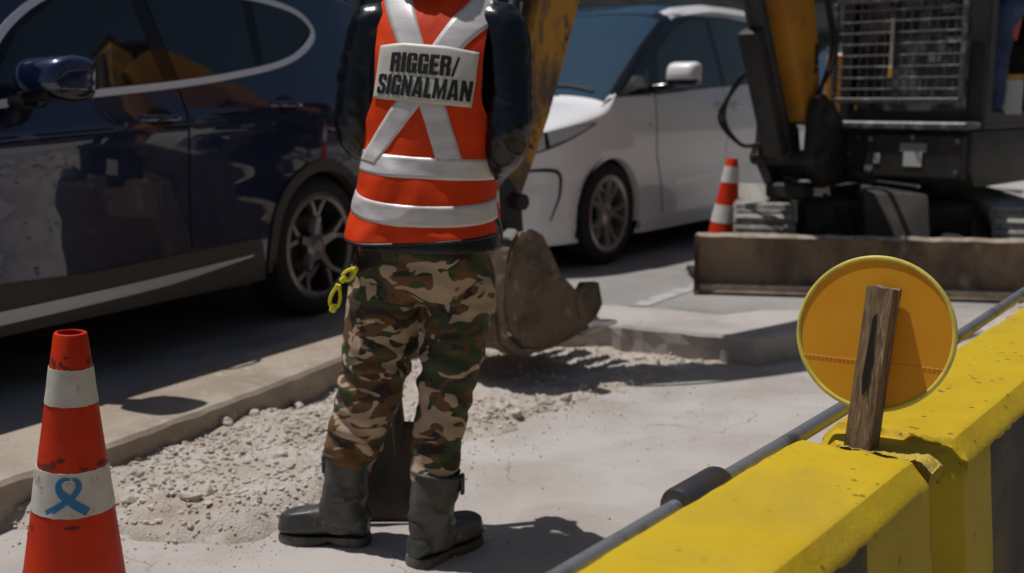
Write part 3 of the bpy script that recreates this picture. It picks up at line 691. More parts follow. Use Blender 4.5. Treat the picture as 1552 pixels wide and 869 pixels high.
def place_barrier(name, me, mat, off, lat, label):
    o = link(name, me, mat, smooth=True, angle=24); o.rotation_euler = (0, 0, BD); n = Vector((math.sin(BD), -math.cos(BD), 0)); d = Vector((math.cos(BD), math.sin(BD), 0))
    o.location = Vector((jx, jy, 0)) + d * off + n * lat; return tag(o, label, 'barrier', 'concrete barriers beside the dug strip')
random.seed(21)
ch1 = [(-random.uniform(.05, 1.2), random.uniform(-.09, .09), random.uniform(.006, .014)) for _ in range(16)]
b1 = place_barrier('concrete_barrier', barrier_mesh('concrete_barrier', -1.9, 0, 0, .035, ch1), stripe_paint('yellow_black_near', .64, 0.0, HB - .043), 0, 0, 'yellow topped concrete barrier nearest the camera, with black side stripes')
ch2 = [(random.uniform(.2, 1.6), random.uniform(-.09, .09), random.uniform(.006, .012)) for _ in range(10)]
b2 = place_barrier('concrete_barrier', barrier_mesh('concrete_barrier', .0, 2.4, .03, .0, ch2, .014), stripe_paint('yellow_black_far', .60, .35, HB - .043), .058, .020, 'yellow and black concrete barrier behind the round sign, running to the right edge')
M('rough_mortar', (.68, .49, .06), .9, col2=(.52, .44, .22), scale=40, lo=.55, hi=.7, col3=(.20, .15, .06), scale3=60, lo3=.62, hi3=.70, bump=1., bscale=110, bd=.010)
# broken mortar lump filling the joint
v = []; f = []; NA, NB_ = 40, 70
for i in range(NA + 1):
    for j in range(NB_ + 1):
        x = .022 + .130 * i / NA; y = -.092 + .205 * j / NB_
        n = noise.noise(Vector((x * 22, y * 22, 0))) * .003 + noise.noise(Vector((x * 90, y * 90, 2))) * .0028 + noise.noise(Vector((x * 200, y * 200, 5))) * .0022
        z = HB - .010 + n * 1.1 - .030 * sstep(.07, .112, abs(y)) - .022 * sstep(.07 + .04 * noise.noise(Vector((y * 20, 0, 4))), .150, x); v.append((x, y, z))
for i in range(NA):
    for j in range(NB_): q = i * (NB_ + 1) + j; f.append((q, q + NB_ + 1, q + NB_ + 2, q + 1))
k0 = len(v); rim = [i * (NB_ + 1) for i in range(NA + 1)] + [NA * (NB_ + 1) + j for j in range(1, NB_ + 1)] + [i * (NB_ + 1) + NB_ for i in range(NA - 1, -1, -1)] + [j for j in range(NB_ - 1, 0, -1)]
for r_ in rim: v.append((v[r_][0], v[r_][1] * .8, HB - .12))
for i in range(len(rim)): j = (i + 1) % len(rim); f.append((rim[i], rim[j], k0 + j, k0 + i))
f.append(tuple(k0 + i for i in range(len(rim))))
mo = link('mortar_joint', pyd('mortar_joint', v, f), MATS['rough_mortar'], smooth=True); mo.parent = b2; mo.location = (-.058, -.020, 0)

# unseen concrete-toned sheet added beside the barriers to bounce light onto them
M('bounce_concrete', (.38, .35, .32), .85, col2=(.30, .28, .255), scale=2, col3=(.24, .225, .205), scale3=90, bump=.5, bscale=200)
_d = Vector((math.cos(BD), math.sin(BD))); _n = Vector((math.sin(BD), -math.cos(BD))); _p = Vector((jx, jy)) + _n * .29
sheet('bounce_sheet', [tuple(_p - _d * 60), tuple(_p + _d * 2.6), tuple(_p + _d * 2.6 + _n * 60), tuple(_p - _d * 60 + _n * 60)], .004, MATS['bounce_concrete'])

# round sign on a weathered stake
M('weathered_wood', (.27, .18, .105), .85, col2=(.12, .075, .045), scale=9, lo=.35, hi=.65, stretch=(9, 9, .9), col3=(.38, .29, .20), scale3=16, lo3=.5, hi3=.7, bump=1., bscale=14, bd=.006)
M('charred', (.008, .007, .006), .9)
M('sign_sheet', (.88, .50, .03), .42, col2=(.86, .42, .02), scale=3, trans=.4)
M('rim_yellow', (.72, .60, .10), .4, col2=(.55, .46, .10), scale=20)
M('stitch', (.75, .30, .08), .6)
def wave_bump(m, scale, dist, axis='Z'):
    N = m.node_tree.nodes; L = m.node_tree.links; w = N.new('ShaderNodeTexWave'); w.bands_direction = axis; w.inputs['Scale'].default_value = scale; w.inputs['Distortion'].default_value = .6
    tc = N.new('ShaderNodeTexCoord'); L.new(tc.outputs['Object'], w.inputs[0]); b = N.new('ShaderNodeBump'); b.inputs['Strength'].default_value = .05; b.inputs['Distance'].default_value = dist; L.new(w.outputs['Fac'], b.inputs['Height']); L.new(b.outputs[0], N['Principled BSDF'].inputs['Normal'])
wave_bump(MATS['sign_sheet'], 55, .001)
sg_ = empty('round_sign', (.640, 1.985, HB - .03)); tag(sg_, 'round orange sign with yellow rim nailed to a weathered wooden stake', 'sign')
lean = Matrix.Rotation(R(6.5), 3, 'Y') @ Matrix.Rotation(R(-4), 3, 'X')
def stake():
    v = []; f = []; K = 44; cs = [(-.024, -.024), (.024, -.024), (.024, .024), (-.024, .024)]; per = []
    for a, b in zip(cs, cs[1:] + cs[:1]): per += [(a[0] + (b[0] - a[0]) * t / 6, a[1] + (b[1] - a[1]) * t / 6) for t in range(6)]
    Rz = Matrix.Rotation(R(-38), 2)
    for i in range(K + 1):
        z = -.20 + .515 * i / K
        for (x, y) in per:
            q = Rz @ Vector((x, y)); n = noise.noise(Vector((x * 90, y * 90, z * 7))) * .0016 + noise.noise(Vector((x * 200, y * 200, z * 20))) * .0008
            taper = 1 - .004 * abs(i - K) ** 0; top = (noise.noise(Vector((x * 60, y * 60, 8))) * .006) if i == K else 0
            v.append(lean @ Vector((q.x * (1 + n / .024) * taper, q.y * (1 + n / .024), z + top)))
    n = len(per)
    for i in range(K):
        for j in range(n): f.append((i * n + j, i * n + (j + 1) % n, (i + 1) * n + (j + 1) % n, (i + 1) * n + j))
    c = len(v); v.append(lean @ Vector((0, 0, .315)))
    for j in range(n): f.append((K * n + j, K * n + (j + 1) % n, c))
    return pyd('stake', v, f)
st = link('stake', stake(), MATS['weathered_wood'], sg_, True, 45)
# burnt scar on the stake
scar = MB(); Rz = Matrix.Rotation(R(-38), 2)
pts = [(-.004, .26), (.003, .27), (.004, .22), (.008, .18), (.004, .13), (-.004, .115), (-.008, .15), (-.006, .20)]
vv = []
for (x, z) in pts: q = Rz @ Vector((x, -.0256)); vv.append(lean @ Vector((q.x, q.y, z)))
scar.raw(vv, [tuple(range(len(vv)))]).build('burn_mark', MATS['charred'], sg_, False)
dc = Vector((.030, .045, .222)); RD = .143; drot = Matrix.Rotation(R(-30), 3, 'Z') @ Matrix.Rotation(R(-9), 3, 'X')   # local -y faces the camera
def disc_pt(r, a, y): return dc + drot @ Vector((r * math.cos(a), y, r * math.sin(a)))
v = []; f = []; NR = 72
for (r, y) in ((.0005, -.001), (.06, -.001), (.115, -.001), (RD - .006, -.001), (RD - .006, .002), (.0005, .002)):
    for i in range(NR): v.append(disc_pt(r, 2 * PI * i / NR, y))
for t in range(5):
    for i in range(NR): f.append((t * NR + i, t * NR + (i + 1) % NR, (t + 1) * NR + (i + 1) % NR, (t + 1) * NR + i))
MB().raw(v, f).build('sign_face', MATS['sign_sheet'], sg_)
MB().tube([disc_pt(RD - .003, 2 * PI * i / 96, 0) for i in range(97)], .0048, 10, False).build('rim', MATS['rim_yellow'], sg_)
for i in range(34):
    x0 = -.135 + i * .008
    if -.075 < x0 + .0 < .0 - .0: pass
    p0 = dc + drot @ Vector((x0, -.0022, -.052)); p1 = dc + drot @ Vector((x0 + .005, -.0022, -.052)); MB().tube([p0, p1], .0009, 6).build('stitch', MATS['stitch'], sg_)
# pipe with steel barrel clamp along the left shoulder of the barriers
M('galvanised', (.30, .31, .33), .42, .7, col2=(.12, .115, .11), scale=14, lo=.5, hi=.7, stretch=(1, 1, 1), rough2=.6)
M('dark_steel', (.13, .125, .13), .35, .8, col2=(.10, .06, .04), scale=10, lo=.45, hi=.7)
n_ = Vector((-math.sin(BD), math.cos(BD), 0)); d_ = Vector((math.cos(BD), math.sin(BD), 0)); base = Vector((jx, jy, 0)) + n_ * .138
pipe = empty('steel_pipe', base); tag(pipe, 'long grey steel pipe with dark barrel clamp along the yellow barriers', 'pipe')
zp = .598; A = d_ * -1.35; B_ = d_ * 1.92
def pp(t, dz=0, dn=0): return d_ * t + Vector((0, 0, zp + dz)) + n_ * dn
MB().tube([pp(-1.35, -.004), pp(-.9), pp(0), pp(1.0, .006), pp(1.92, .030)], .0155, 20).build('tube', MATS['galvanised'], pipe)
cl = MB().tube([pp(-.410), pp(-.407), pp(-.40), pp(-.27), pp(-.262), pp(-.259)], [.024, .030, .0325, .0325, .030, .024], 28).build('clamp_barrel', MATS['dark_steel'], pipe)
pl_ = []
for (t, z) in ((-.402, .012), (-.38, .0), (-.385, -.10), (-.425, -.10), (-.428, -.055), (-.415, -.02)): pl_.append((t, z))
vv = [pp(t, z, -.006) for t, z in pl_] + [pp(t, z, .006) for t, z in pl_]; n = len(pl_)
MB().raw(vv, [tuple(range(n)), tuple(range(2 * n - 1, n - 1, -1))] + [(i, (i + 1) % n, n + (i + 1) % n, n + i) for i in range(n)]).build('clamp_plate', MATS['dark_steel'], pipe)
MB().tube([pp(-.4106, 0, 0), pp(-.4112, 0, 0)], .006, 12).build('pin_hole', MATS['door_gap'], pipe)
for t in (-1.0, -.41):
    MB().tube(spline([pp(t, -.018, .0), pp(t, -.06, -.004), pp(t, -.09, -.014)], 4), .006, 8).build('hanger', MATS['dark_steel'], pipe)

# traffic cones
def cone_mats():
    M('cone_orange', (.62, .034, .003), .5, spec=.25, col2=(.52, .028, .003), scale=6, col3=(.10, .025, .016), scale3=7, lo3=.60, hi3=.74, bump=.15, bscale=80, bd=.002)
    M('cone_sleeve', (.60, .575, .53), .55, col2=(.47, .435, .39), scale=9, lo=.4, hi=.7, col3=(.24, .18, .14), scale3=22, lo3=.58, hi3=.72, bump=.4, bscale=30, bd=.003)
    M('cone_sleeve_clean', (.62, .60, .57), .5)
    M('cone_inside', (.50, .03, .03), .6); M('ribbon_blue', (.012, .17, .42), .5); M('grime', (.13, .032, .02), .9)
cone_mats()
CH = .75; rz_ = lambda z: .0335 + (.130 - .0335) * (CH - z) / (CH - .03)
def traffic_cone(loc, label, tilt, emblem, clean, rot=0.):
    c = empty('traffic_cone', loc, rot); c.rotation_euler = (tilt[0], tilt[1], rot); tag(c, label, 'traffic cone', 'orange traffic cones')
    MB().lathe([(rz_(CH) - .009, .30), (rz_(CH) - .009, CH - .005), (rz_(CH) - .006, CH), (rz_(CH) - .001, CH - .001), (rz_(CH) + .001, CH - .005), (rz_(.62), .62), (rz_(.45), .45), (rz_(.25), .25), (rz_(.06), .06), (.15, .04), (.165, .036)], 56).build('cone_body', MATS['cone_orange'], c)
    MB().lathe([(rz_(CH) - .0095, CH - .002), (rz_(CH) - .0095, .45), (.002, .45)], 40).build('hollow', MATS['cone_inside'], c)
    MB().box((0, 0, .02), (.36, .36, .04), bev=.015, seg=3).build('base', MATS['rubber'] if clean else MATS['cone_orange'], c)
    bands = [(.598, .676), (.362, .458)] if not clean else [(.60, .70), (.35, .46)]
    for bi, (z0, z1) in enumerate(bands):
        v = []; f = []; K = 72; J = 8
        for j in range(J + 1):
            for i in range(K + 1):
                a = 2 * PI * i / K; z = z0 + (z1 - z0) * j / J; e = .0018 + .0012 * noise.noise(Vector((math.cos(a) * 3, math.sin(a) * 3, z * 20 + bi)))
                if j in (0, J): z += (.0022 * noise.noise(Vector((math.cos(a) * 6, math.sin(a) * 6, 5 + j + bi))) if not clean else 0)
                if i == K: e += .0012
                r = rz_(z) + e; v.append((r * math.cos(a), r * math.sin(a), z))
        for j in range(J):
            for i in range(K): f.append((j * (K + 1) + i, j * (K + 1) + i + 1, (j + 1) * (K + 1) + i + 1, (j + 1) * (K + 1) + i))
        n0 = len(v)
        for i in range(K + 1): p = v[J * (K + 1) + i]; v.append((p[0] * .975, p[1] * .975, p[2]))
        for i in range(K): f.append((J * (K + 1) + i, J * (K + 1) + i + 1, n0 + i + 1, n0 + i))
        bo = MB().raw(v, f).build('reflective_sleeve', MATS['cone_sleeve_clean' if clean else 'cone_sleeve'], c)
        if emblem and bi == 1:
            # looped ribbon print; u, w in metres across / up, facing the camera side (-y)
            def strip(path, wid):
                P = spline([Vector((a, b, 0)) for a, b in path], 10); k = len(P); W_ = np.interp(np.linspace(0, 1, k), np.linspace(0, 1, len(wid)), wid); v = []; f = []
                for i in range(k):
                    t = (P[min(i + 1, k - 1)] - P[max(i - 1, 0)]).normalized(); n = Vector((-t.y, t.x, 0))
                    for s in (-.5, -.17, .17, .5):
                        q = P[i] + n * W_[i] * s; z = .41 + q.y; r = rz_(z) + .0042; a = -PI / 2 + .20 + q.x / r; v.append((r * math.cos(a), r * math.sin(a), z))
                for i in range(k - 1):
                    for s in range(3): f.append((i * 4 + s, i * 4 + s + 1, i * 4 + s + 5, i * 4 + s + 4))
                MB().raw(v, f).build('ribbon_print', MATS['ribbon_blue'], bo)
            strip([(.045, -.037), (.018, -.018), (-.010, .006), (-.016, .024), (-.006, .036), (.008, .037)], [.017, .017, .016, .012, .008, .004])
            strip([(-.044, -.037), (-.015, -.020), (.010, -.004), (.022, .015), (.021, .030), (.012, .037)], [.010, .010, .009, .008, .006, .003])
            strip([(-.028, -.037), (-.005, -.020), (.015, -.004), (.029, .014), (.027, .031), (.016, .0385)], [.004, .004, .004, .004, .003, .002])
    if not clean:
        # rubbed dirt where sleeves sit and where cones were stacked
        rd = random.Random(4)
        for k in range(26):
            zc = rd.choice((.69, .685, .70, .47, .475, .35, .33, .30, .25, .20)) + rd.uniform(-.012, .012); ac = rd.uniform(-PI, 0); w = rd.uniform(.10, .55); h = rd.uniform(.002, .006); v = []; n = 14
            for i in range(n + 1):
                t = i / n; a = ac + (t - .5) * w; e = h * math.sin(PI * t) * (1 + .6 * noise.noise(Vector((a * 9, zc * 50, 0))))
                for s in (-1, 1): z = zc + s * e + .004 * noise.noise(Vector((a * 4, zc * 30, 2))); r = rz_(z) + .0012; v.append((r * math.cos(a), r * math.sin(a), z))
            MB().raw(v, [(2 * i, 2 * i + 2, 2 * i + 3, 2 * i + 1) for i in range(n)]).build('scuff', MATS['grime'], c)
    return c
traffic_cone((-.985, 2.36, 0), 'large scuffed orange cone with a blue ribbon emblem on its white sleeve', (R(1.0), R(3.2), 0), True, False)
traffic_cone((1.30, 6.98, RZ), 'small looking orange cone with two clean white bands beside the excavator track', (0, R(5), 0), False, True)

# ------------------------------------------------------------------ excavator
M('digger_yellow', (.50, .215, .014), .5, col2=(.42, .17, .015), scale=3, col3=(.10, .07, .045), scale3=6, lo3=.56, hi3=.74, bump=.2, bscale=40)
M('worn_yellow', (.50, .24, .025), .6, col2=(.11, .075, .045), scale=5, lo=.45, hi=.60, col3=(.03, .026, .024), scale3=9, lo3=.56, hi3=.68, bump=.3, bscale=40, stretch=(1, 1, .5))
M('machine_black', (.016, .0155, .015), .55, col2=(.030, .028, .025), scale=5, col3=(.10, .095, .085), scale3=30, lo3=.63, hi3=.72, bump=.3, bscale=40)
M('dusty_dark', (.024, .021, .018), .75, col2=(.055, .045, .036), scale=3.5, bump=.3, bscale=40)
M('rust_steel', (.165, .112, .070), .6, .15, col2=(.070, .052, .038), scale=5, lo=.42, hi=.66, col3=(.36, .31, .265), scale3=14, lo3=.54, hi3=.74, bump=.4, bscale=50, rough2=.75)
M('blade_steel', (.25, .17, .11), .7, 0., col2=(.10, .066, .045), scale=3.5, lo=.38, hi=.62, col3=(.36, .29, .23), scale3=6, lo3=.56, hi3=.76, bump=.4, bscale=30, stretch=(1, 1, .5))
M('track_pad', (.36, .35, .31), .85, col2=(.22, .21, .185), scale=14, col3=(.33, .31, .27), scale3=25, lo3=.55, hi3=.7, bump=.6, bscale=40, bd=.006)
M('dust_edge', (.40, .33, .27), .85, col2=(.27, .21, .16), scale=14, bump=.4, bscale=50)
M('bright_steel', (.60, .60, .62), .25, 1.)
M('guard_bar', (.07, .07, .07), .5, col2=(.22, .215, .21), scale=18, lo=.5, hi=.66)
M('label_white', (.62, .62, .60), .5); M('label_grey', (.22, .22, .22), .5); M('sticker_red', (.45, .02, .02), .5); M('sticker_yellow', (.55, .36, .05), .5)
ex = empty('excavator', (2.38, 7.42, RZ)); tag(ex, 'dirty yellow and black excavator with its dozer blade towards the camera', 'excavator')
GA = R(-10)                                           # undercarriage yaw: local -y points forward (to the camera)
Gm = Matrix.Rotation(GA, 4, 'Z')
def G(p): return Gm @ Vector(p)
class GB(MB):
    """builder whose shapes get rotated by a matrix at the end"""
    def __init__(s, m): super().__init__(); s.m = m
    def build(s, *a, **k): bmesh.ops.transform(s.bm, matrix=s.m, verts=s.bm.verts); return super().build(*a, **k)
# tracks
shoe_me = None
for sx in (-.73, .73):
    tr = empty('track', (0, 0, 0)); tr.parent = ex; tr.rotation_euler = (0, 0, GA)
    loop = []; r = .215; y0, y1 = -.72, .72; zc = .235; per = 2 * (y1 - y0) + 2 * PI * r; NS = 38
    GB(Matrix()).prism([(y0 - .12, .12), (y1 + .12, .12), (y1 + .17, .235), (y1 + .12, .35), (y0 - .12, .35), (y0 - .17, .235)], sx - .10, sx + .10, Matrix(((0, 1, 0, 0), (1, 0, 0, 0), (0, 0, 1, 0), (0, 0, 0, 1)))).build('track_frame', MATS['machine_black'], tr, bev=.01)
    for yy in (y0, y1): MB().lathe([(.001, -.06), (.10, -.06), (.11, -.03), (.19, -.03), (.19, .03), (.11, .03), (.10, .06), (.001, .06)], 32, 'Y', Matrix.Translation((sx, yy, zc)) @ Matrix.Rotation(PI / 2, 4, 'Z')).build('idler_wheel', MATS['dusty_dark'], tr)
    for k in range(4): MB().lathe([(.001, -.11), (.065, -.11), (.075, -.05), (.06, 0), (.075, .05), (.065, .11), (.001, .11)], 20, 'Y', Matrix.Translation((sx, -.45 + .3 * k, .115)) @ Matrix.Rotation(PI / 2, 4, 'Z')).build('roller', MATS['dusty_dark'], tr)
    if shoe_me is None:
        m = MB(); m.box((0, 0, .012), (.36, .112, .03), bev=.006); m.box((0, -.02, .034), (.345, .05, .026), bev=.010); m.box((0, .034, .03), (.33, .018, .016), bev=.004); so_ = m.build('track_shoe', MATS['track_pad'], tr); shoe_me = so_.data; bpy.data.objects.remove(so_)
    for k in range(NS):
        s = (k + .3) / NS * per; L_ = y1 - y0
        if s < L_: p = (y1 - s, zc + r); a = 0
        elif s < L_ + PI * r: t = (s - L_) / r; p = (y0 - r * math.sin(t), zc + r * math.cos(t)); a = t
        elif s < 2 * L_ + PI * r: p = (y0 + (s - L_ - PI * r), zc - r); a = PI
        else: t = (s - 2 * L_ - PI * r) / r; p = (y1 + r * math.sin(t), zc - r * math.cos(t)); a = PI + t
        o = bpy.data.objects.new('track_shoe', shoe_me); COL.objects.link(o); o.parent = tr; o.location = (sx, p[0], p[1]); o.rotation_euler = (a, 0, 0)
# dozer blade
prof = [(-.04, .0), (-.085, .012), (-.02, .08), (.005, .18), (-.005, .25), (-.04, .325), (-.005, .335), (.03, .32), (.045, .20), (.03, .06), (.0, 0)]
bl = GB(Gm).prism([(y, z) for y, z in prof], -1.12, 1.12, Matrix.Translation((0, -1.2, .005)) @ Matrix(((0, 1, 0, 0), (1, 0, 0, 0), (0, 0, 1, 0), (0, 0, 0, 1)))).build('dozer_blade', MATS['blade_steel'], ex, bev=.006)
v, f = [], []
K = 60
for i in range(K + 1):
    x = -1.12 + 2.24 * i / K; e = .006 * noise.noise(Vector((x * 9, 0, 0)))
    for (y, z) in ((-.052, .328 + e), (-.03, .344 + e), (.02, .342 + e), (.036, .322)): v.append((x, -1.2 + y, z + .005))
for i in range(K):
    for j in range(3): f.append((i * 4 + j, i * 4 + j + 1, i * 4 + j + 5, i * 4 + j + 4))
GB(Gm).raw(v, f).build('dusty_rim', MATS['dust_edge'], bl)
for sx in (-1.12, 1.12): GB(Gm).prism([(y * 1.1, z) for y, z in ((-.09, .0), (-.03, .09), (-.01, .2), (-.05, .33), (.06, .32), (.07, .1), (.05, 0))], sx - .012, sx + .012, Matrix.Translation((0, -1.2, .012)) @ Matrix(((0, 1, 0, 0), (1, 0, 0, 0), (0, 0, 1, 0), (0, 0, 0, 1)))).build('end_plate', MATS['blade_steel'], bl)
for sx in (-.33, .33): GB(Gm).box((sx, -.72, .26), (.10, .95, .16), bev=.015).build('blade_arm', MATS['machine_black'], ex)
GB(Gm).prism([(-1.12, .10), (-.66, .10), (-.40, .46), (-.66, .60), (-.86, .56)], -.16, .20, Matrix(((0, 1, 0, 0), (1, 0, 0, 0), (0, 0, 1, 0), (0, 0, 0, 1)))).build('blade_ram_cover', MATS['dusty_dark'], ex, bev=.012)
GB(Gm).box((0, -.05, .33), (1.0, 1.25, .34), bev=.03).build('undercarriage', MATS['dusty_dark'], ex)
GB(Gm).lathe([(.001, .44), (.44, .44), (.46, .50), (.44, .56), (.001, .56)], 40).build('slew_ring', MATS['dusty_dark'], ex)

# upper structure: local frame with x = left (towards the lens on the right), y = forward
uf = Vector((-.685, -.7285, 0)); ul = Vector((.7285, -.685, 0))
Um = Matrix(((ul.x, uf.x, 0, 0), (ul.y, uf.y, 0, 0), (0, 0, 1, 0), (0, 0, 0, 1)))     # mirrored-safe: z = x cross y flips, normals are recalculated
class UB(GB):
    def __init__(s): super().__init__(Um)
UB().prism([(-1.15, .60), (.50, .60), (.58, .70), (.58, .93), (-1.15, .93)], -.10, .86, Matrix(((0, 1, 0, 0), (1, 0, 0, 0), (0, 0, 1, 0), (0, 0, 0, 1)))).build('revolving_frame', MATS['machine_black'], ex, bev=.015)
UB().box((-.28, -.55, .78), (.40, 1.2, .32), bev=.02).build('revolving_frame', MATS['machine_black'], ex)
UB().box((.36, .50, .955), (.98, .30, .045), bev=.01).build('step_plate', MATS['guard_bar'], ex)
UB().box((.54, .60, .78), (.60, .06, .26), bev=.012).build('front_box', MATS['machine_black'], ex)
fb = ex.children[-1]
for (x, z, w, h, mt) in ((.20, .83, .16, .05, 'label_grey'), (.20, .762, .11, .085, 'label_white'), (.42, .76, .035, .06, 'label_white'), (.47, .70, .05, .03, 'label_grey')):
    UB().box((.76 - x - .02, .632, z), (w, .004, h)).build('decal', MATS[mt], ex)
UB().prism([(-1.25, .62), (-.55, .62), (-.55, 1.45), (-.75, 1.55), (-1.15, 1.5), (-1.32, 1.2), (-1.3, .8)], -.48, .84, Matrix(((0, 1, 0, 0), (1, 0, 0, 0), (0, 0, 1, 0), (0, 0, 0, 1)))).build('counterweight', MATS['machine_black'], ex, bev=.03)
UB().box((-.28, -.42, 1.18), (.40, .5, .48), bev=.03).build('side_cover', MATS['digger_yellow'], ex)
# cab
cx0, cx1, cy0, cy1, cz0, cz1 = -.05, .86, -.72, .42, .96, 2.42
cab = UB(); t = .075
for (x, y) in ((cx0 + t / 2, cy1 - t / 2), (cx0 + t / 2, cy0 + t / 2), (cx1 - t / 2, cy0 + t / 2)): cab.box((x, y, (cz0 + cz1) / 2), (t, t, cz1 - cz0), bev=.012)
cab.box((cx1 - .06, cy1 - .06, (cz0 + cz1) / 2), (.12, .12, cz1 - cz0), bev=.02)
for z in (cz0 + .04, cz1 - .04):
    for y in (cy0 + t / 2, cy1 - t / 2): cab.box(((cx0 + cx1) / 2, y, z), (cx1 - cx0 - .01, t * .96, .08), bev=.01)
    for x in (cx0 + t / 2, cx1 - t / 2): cab.box((x, (cy0 + cy1) / 2, z), (t * .94, cy1 - cy0 - .01, .084), bev=.01)
cabo = cab.build('cab', MATS['machine_black'], ex)
UB().box(((cx0 + cx1) / 2, (cy0 + cy1) / 2, cz1 + .03), (cx1 - cx0 + .04, cy1 - cy0 + .06, .07), bev=.03, seg=3).build('cab_roof', MATS['digger_yellow'], cabo)
UB().box(((cx0 + cx1) / 2, (cy0 + cy1) / 2, cz0 - .01), (cx1 - cx0, cy1 - cy0, .03)).build('cab_floor', MATS['machine_black'], cabo)
M('pale_reflection_glass', (.035, .037, .038), .25, col2=(.17, .17, .165), scale=7, lo=.45, hi=.62, detail=4)  # light grey reflections painted into the glass colour
UB().box(((cx0 + cx1) / 2 - .02, cy1 - .10, 1.80), (cx1 - cx0 - .2, .008, .98)).build('front_window', MATS['pale_reflection_glass'], cabo)
UB().box((cx0 + .02, (cy0 + cy1) / 2, 1.72), (.008, cy1 - cy0 - .14, 1.3)).build('side_window', MATS['glass'], cabo)
UB().box(((cx0 + cx1) / 2, cy0 + .02, 1.72), (cx1 - cx0 - .14, .008, 1.3)).build('rear_window', MATS['glass'], cabo)
UB().box(((cx0 + cx1) / 2 - .02, cy1 - .09, 1.15), (cx1 - cx0 - .2, .02, .32)).build('kick_panel', MATS['pale_reflection_glass'], cabo)
st_ = UB(); st_.box((.40, -.22, 1.32), (.46, .46, .12), bev=.03, seg=3); st_.box((.40, -.47, 1.65), (.44, .12, .62), bev=.04, seg=3); st_.box((.40, -.22, 1.12), (.36, .36, .28)); st_.build('operator_seat', MATS['black_plastic'], cabo)
for x in (.10, .70):
    UB().box((x, -.02, 1.30), (.12, .34, .46), bev=.02).build('control_console', MATS['black_plastic'], cabo); UB().tube([(x, .12, 1.50), (x, .15, 1.72)], [.012, .022], 10).build('control_lever', MATS['black_plastic'], cabo)
UB().box((.885, .10, 1.12), (.13, .006, .20)).build('instruction_decal', MATS['label_white'], cabo)
UB().box((.885, .10, 1.237), (.13, .006, .03)).build('instruction_decal', MATS['sticker_yellow'], cabo)
UB().box((.78, -.15, 1.62), (.03, .22, .26), Matrix.Rotation(R(25), 3, 'X'), bev=.008).build('red_cushion', MATS['sticker_red'], cabo)
# wire guard in front of the cab
gd = empty('front_guard'); gd.parent = ex
gx0, gx1, gz0, gz1, gyy = cx0 - .015, cx1 - .125, 1.10, 1.70, cy1 + .05
fr = UB()
for z, th in ((gz0, .03), (gz1, .045)): fr.box(((gx0 + gx1) / 2, gyy, z), (gx1 - gx0, .03, th), bev=.004)
for x in (gx0, gx1): fr.box((x, gyy, (gz0 + gz1) / 2), (.03, .032, gz1 - gz0 - .03), bev=.004)
fr.build('guard_frame', MATS['guard_bar'], gd)
for k in range(1, 15):
    x = gx0 + (gx1 - gx0) * k / 15; UB().tube([(x, gyy - .004, gz0), (x, gyy - .004, gz1)], .0055, 6).build('guard_wire', MATS['guard_bar'], gd)
for k in range(1, 9):
    z = gz0 + (gz1 - gz0) * k / 9; UB().tube([(gx0, gyy + .005, z), (gx1, gyy + .005, z)], .0065, 6).build('guard_wire', MATS['guard_bar'], gd)
xm = gx0 + (gx1 - gx0) * .47
UB().box((xm, gyy + .018, 1.44), (.022, .012, .28), bev=.003).build('latch_bar', MATS['track_pad'], gd)
UB().box((xm, gyy + .022, 1.27), (.026, .014, .06), bev=.003).build('latch_handle', MATS['sticker_yellow'], gd)
for k in range(9):
    UB().box((gx0 + .10 + random.random() * (gx1 - gx0 - .2), cy1 - .094, 1.16 + random.random() * .5), (.05 + random.random() * .05, .004, .02 + random.random() * .03)).build('painted_reflection', MATS['label_grey'], gd)  # pale grey plates standing in for reflections on the cab window
UB().box((gx0 + .55, cy1 - .094, 1.145), (.2, .004, .03)).build('sticker', MATS['sticker_yellow'], gd)
# boom, arm, bucket: profile in (y forward, z)
YZ = Matrix(((0, 1, 0, 0), (1, 0, 0, 0), (0, 0, 1, 0), (0, 0, 0, 1)))
BX = -.10                                            # boom plane, slightly right of the cab
br = UB(); br.prism([(.50, .60), (.86, .58), (1.0, .75), (.98, .98), (.92, 1.12), (.78, 1.10), (.58, .92)], BX - .20, BX - .13, YZ); br.prism([(.50, .60), (.86, .58), (1.0, .75), (.98, .98), (.92, 1.12), (.78, 1.10), (.58, .92)], BX + .13, BX + .20, YZ)
br.box((BX, .66, .70), (.32, .30, .16), bev=.02); br.build('swing_bracket', MATS['machine_black'], ex, bev=.008)
for (y, z, r_) in ((.86, 1.0, .045), (.93, .76, .05)): UB().tube([(BX - .24, y, z), (BX + .24, y, z)], r_, 18).build('pivot_pin', MATS['dusty_dark'], ex)
def beam(c, w, name, mat, x0, x1):
    """c: centre line (y,z), w: depth at each point"""
    P = spline([Vector((a, b, 0)) for a, b in c], 7); k = len(P); W_ = np.interp(np.linspace(0, 1, k), np.linspace(0, 1, len(w)), w); up = []; dn = []
    for i in range(k):
        t = (P[min(i + 1, k - 1)] - P[max(i - 1, 0)]).normalized(); n = Vector((-t.y, t.x, 0)); up.append(P[i] + n * W_[i] / 2); dn.append(P[i] - n * W_[i] / 2)
    v = []; f = []
    for a, b in zip(up, dn): v += [(x0, a.x, a.y), (x1, a.x, a.y), (x1, b.x, b.y), (x0, b.x, b.y)]
    for i in range(k - 1):
        for j in range(4): f.append((i * 4 + j, i * 4 + (j + 1) % 4, (i + 1) * 4 + (j + 1) % 4, (i + 1) * 4 + j))
    f += [(0, 1, 2, 3), tuple((k - 1) * 4 + j for j in (3, 2, 1, 0))]
    return UB().raw(v, f).build(name, mat, ex, bev=.008)
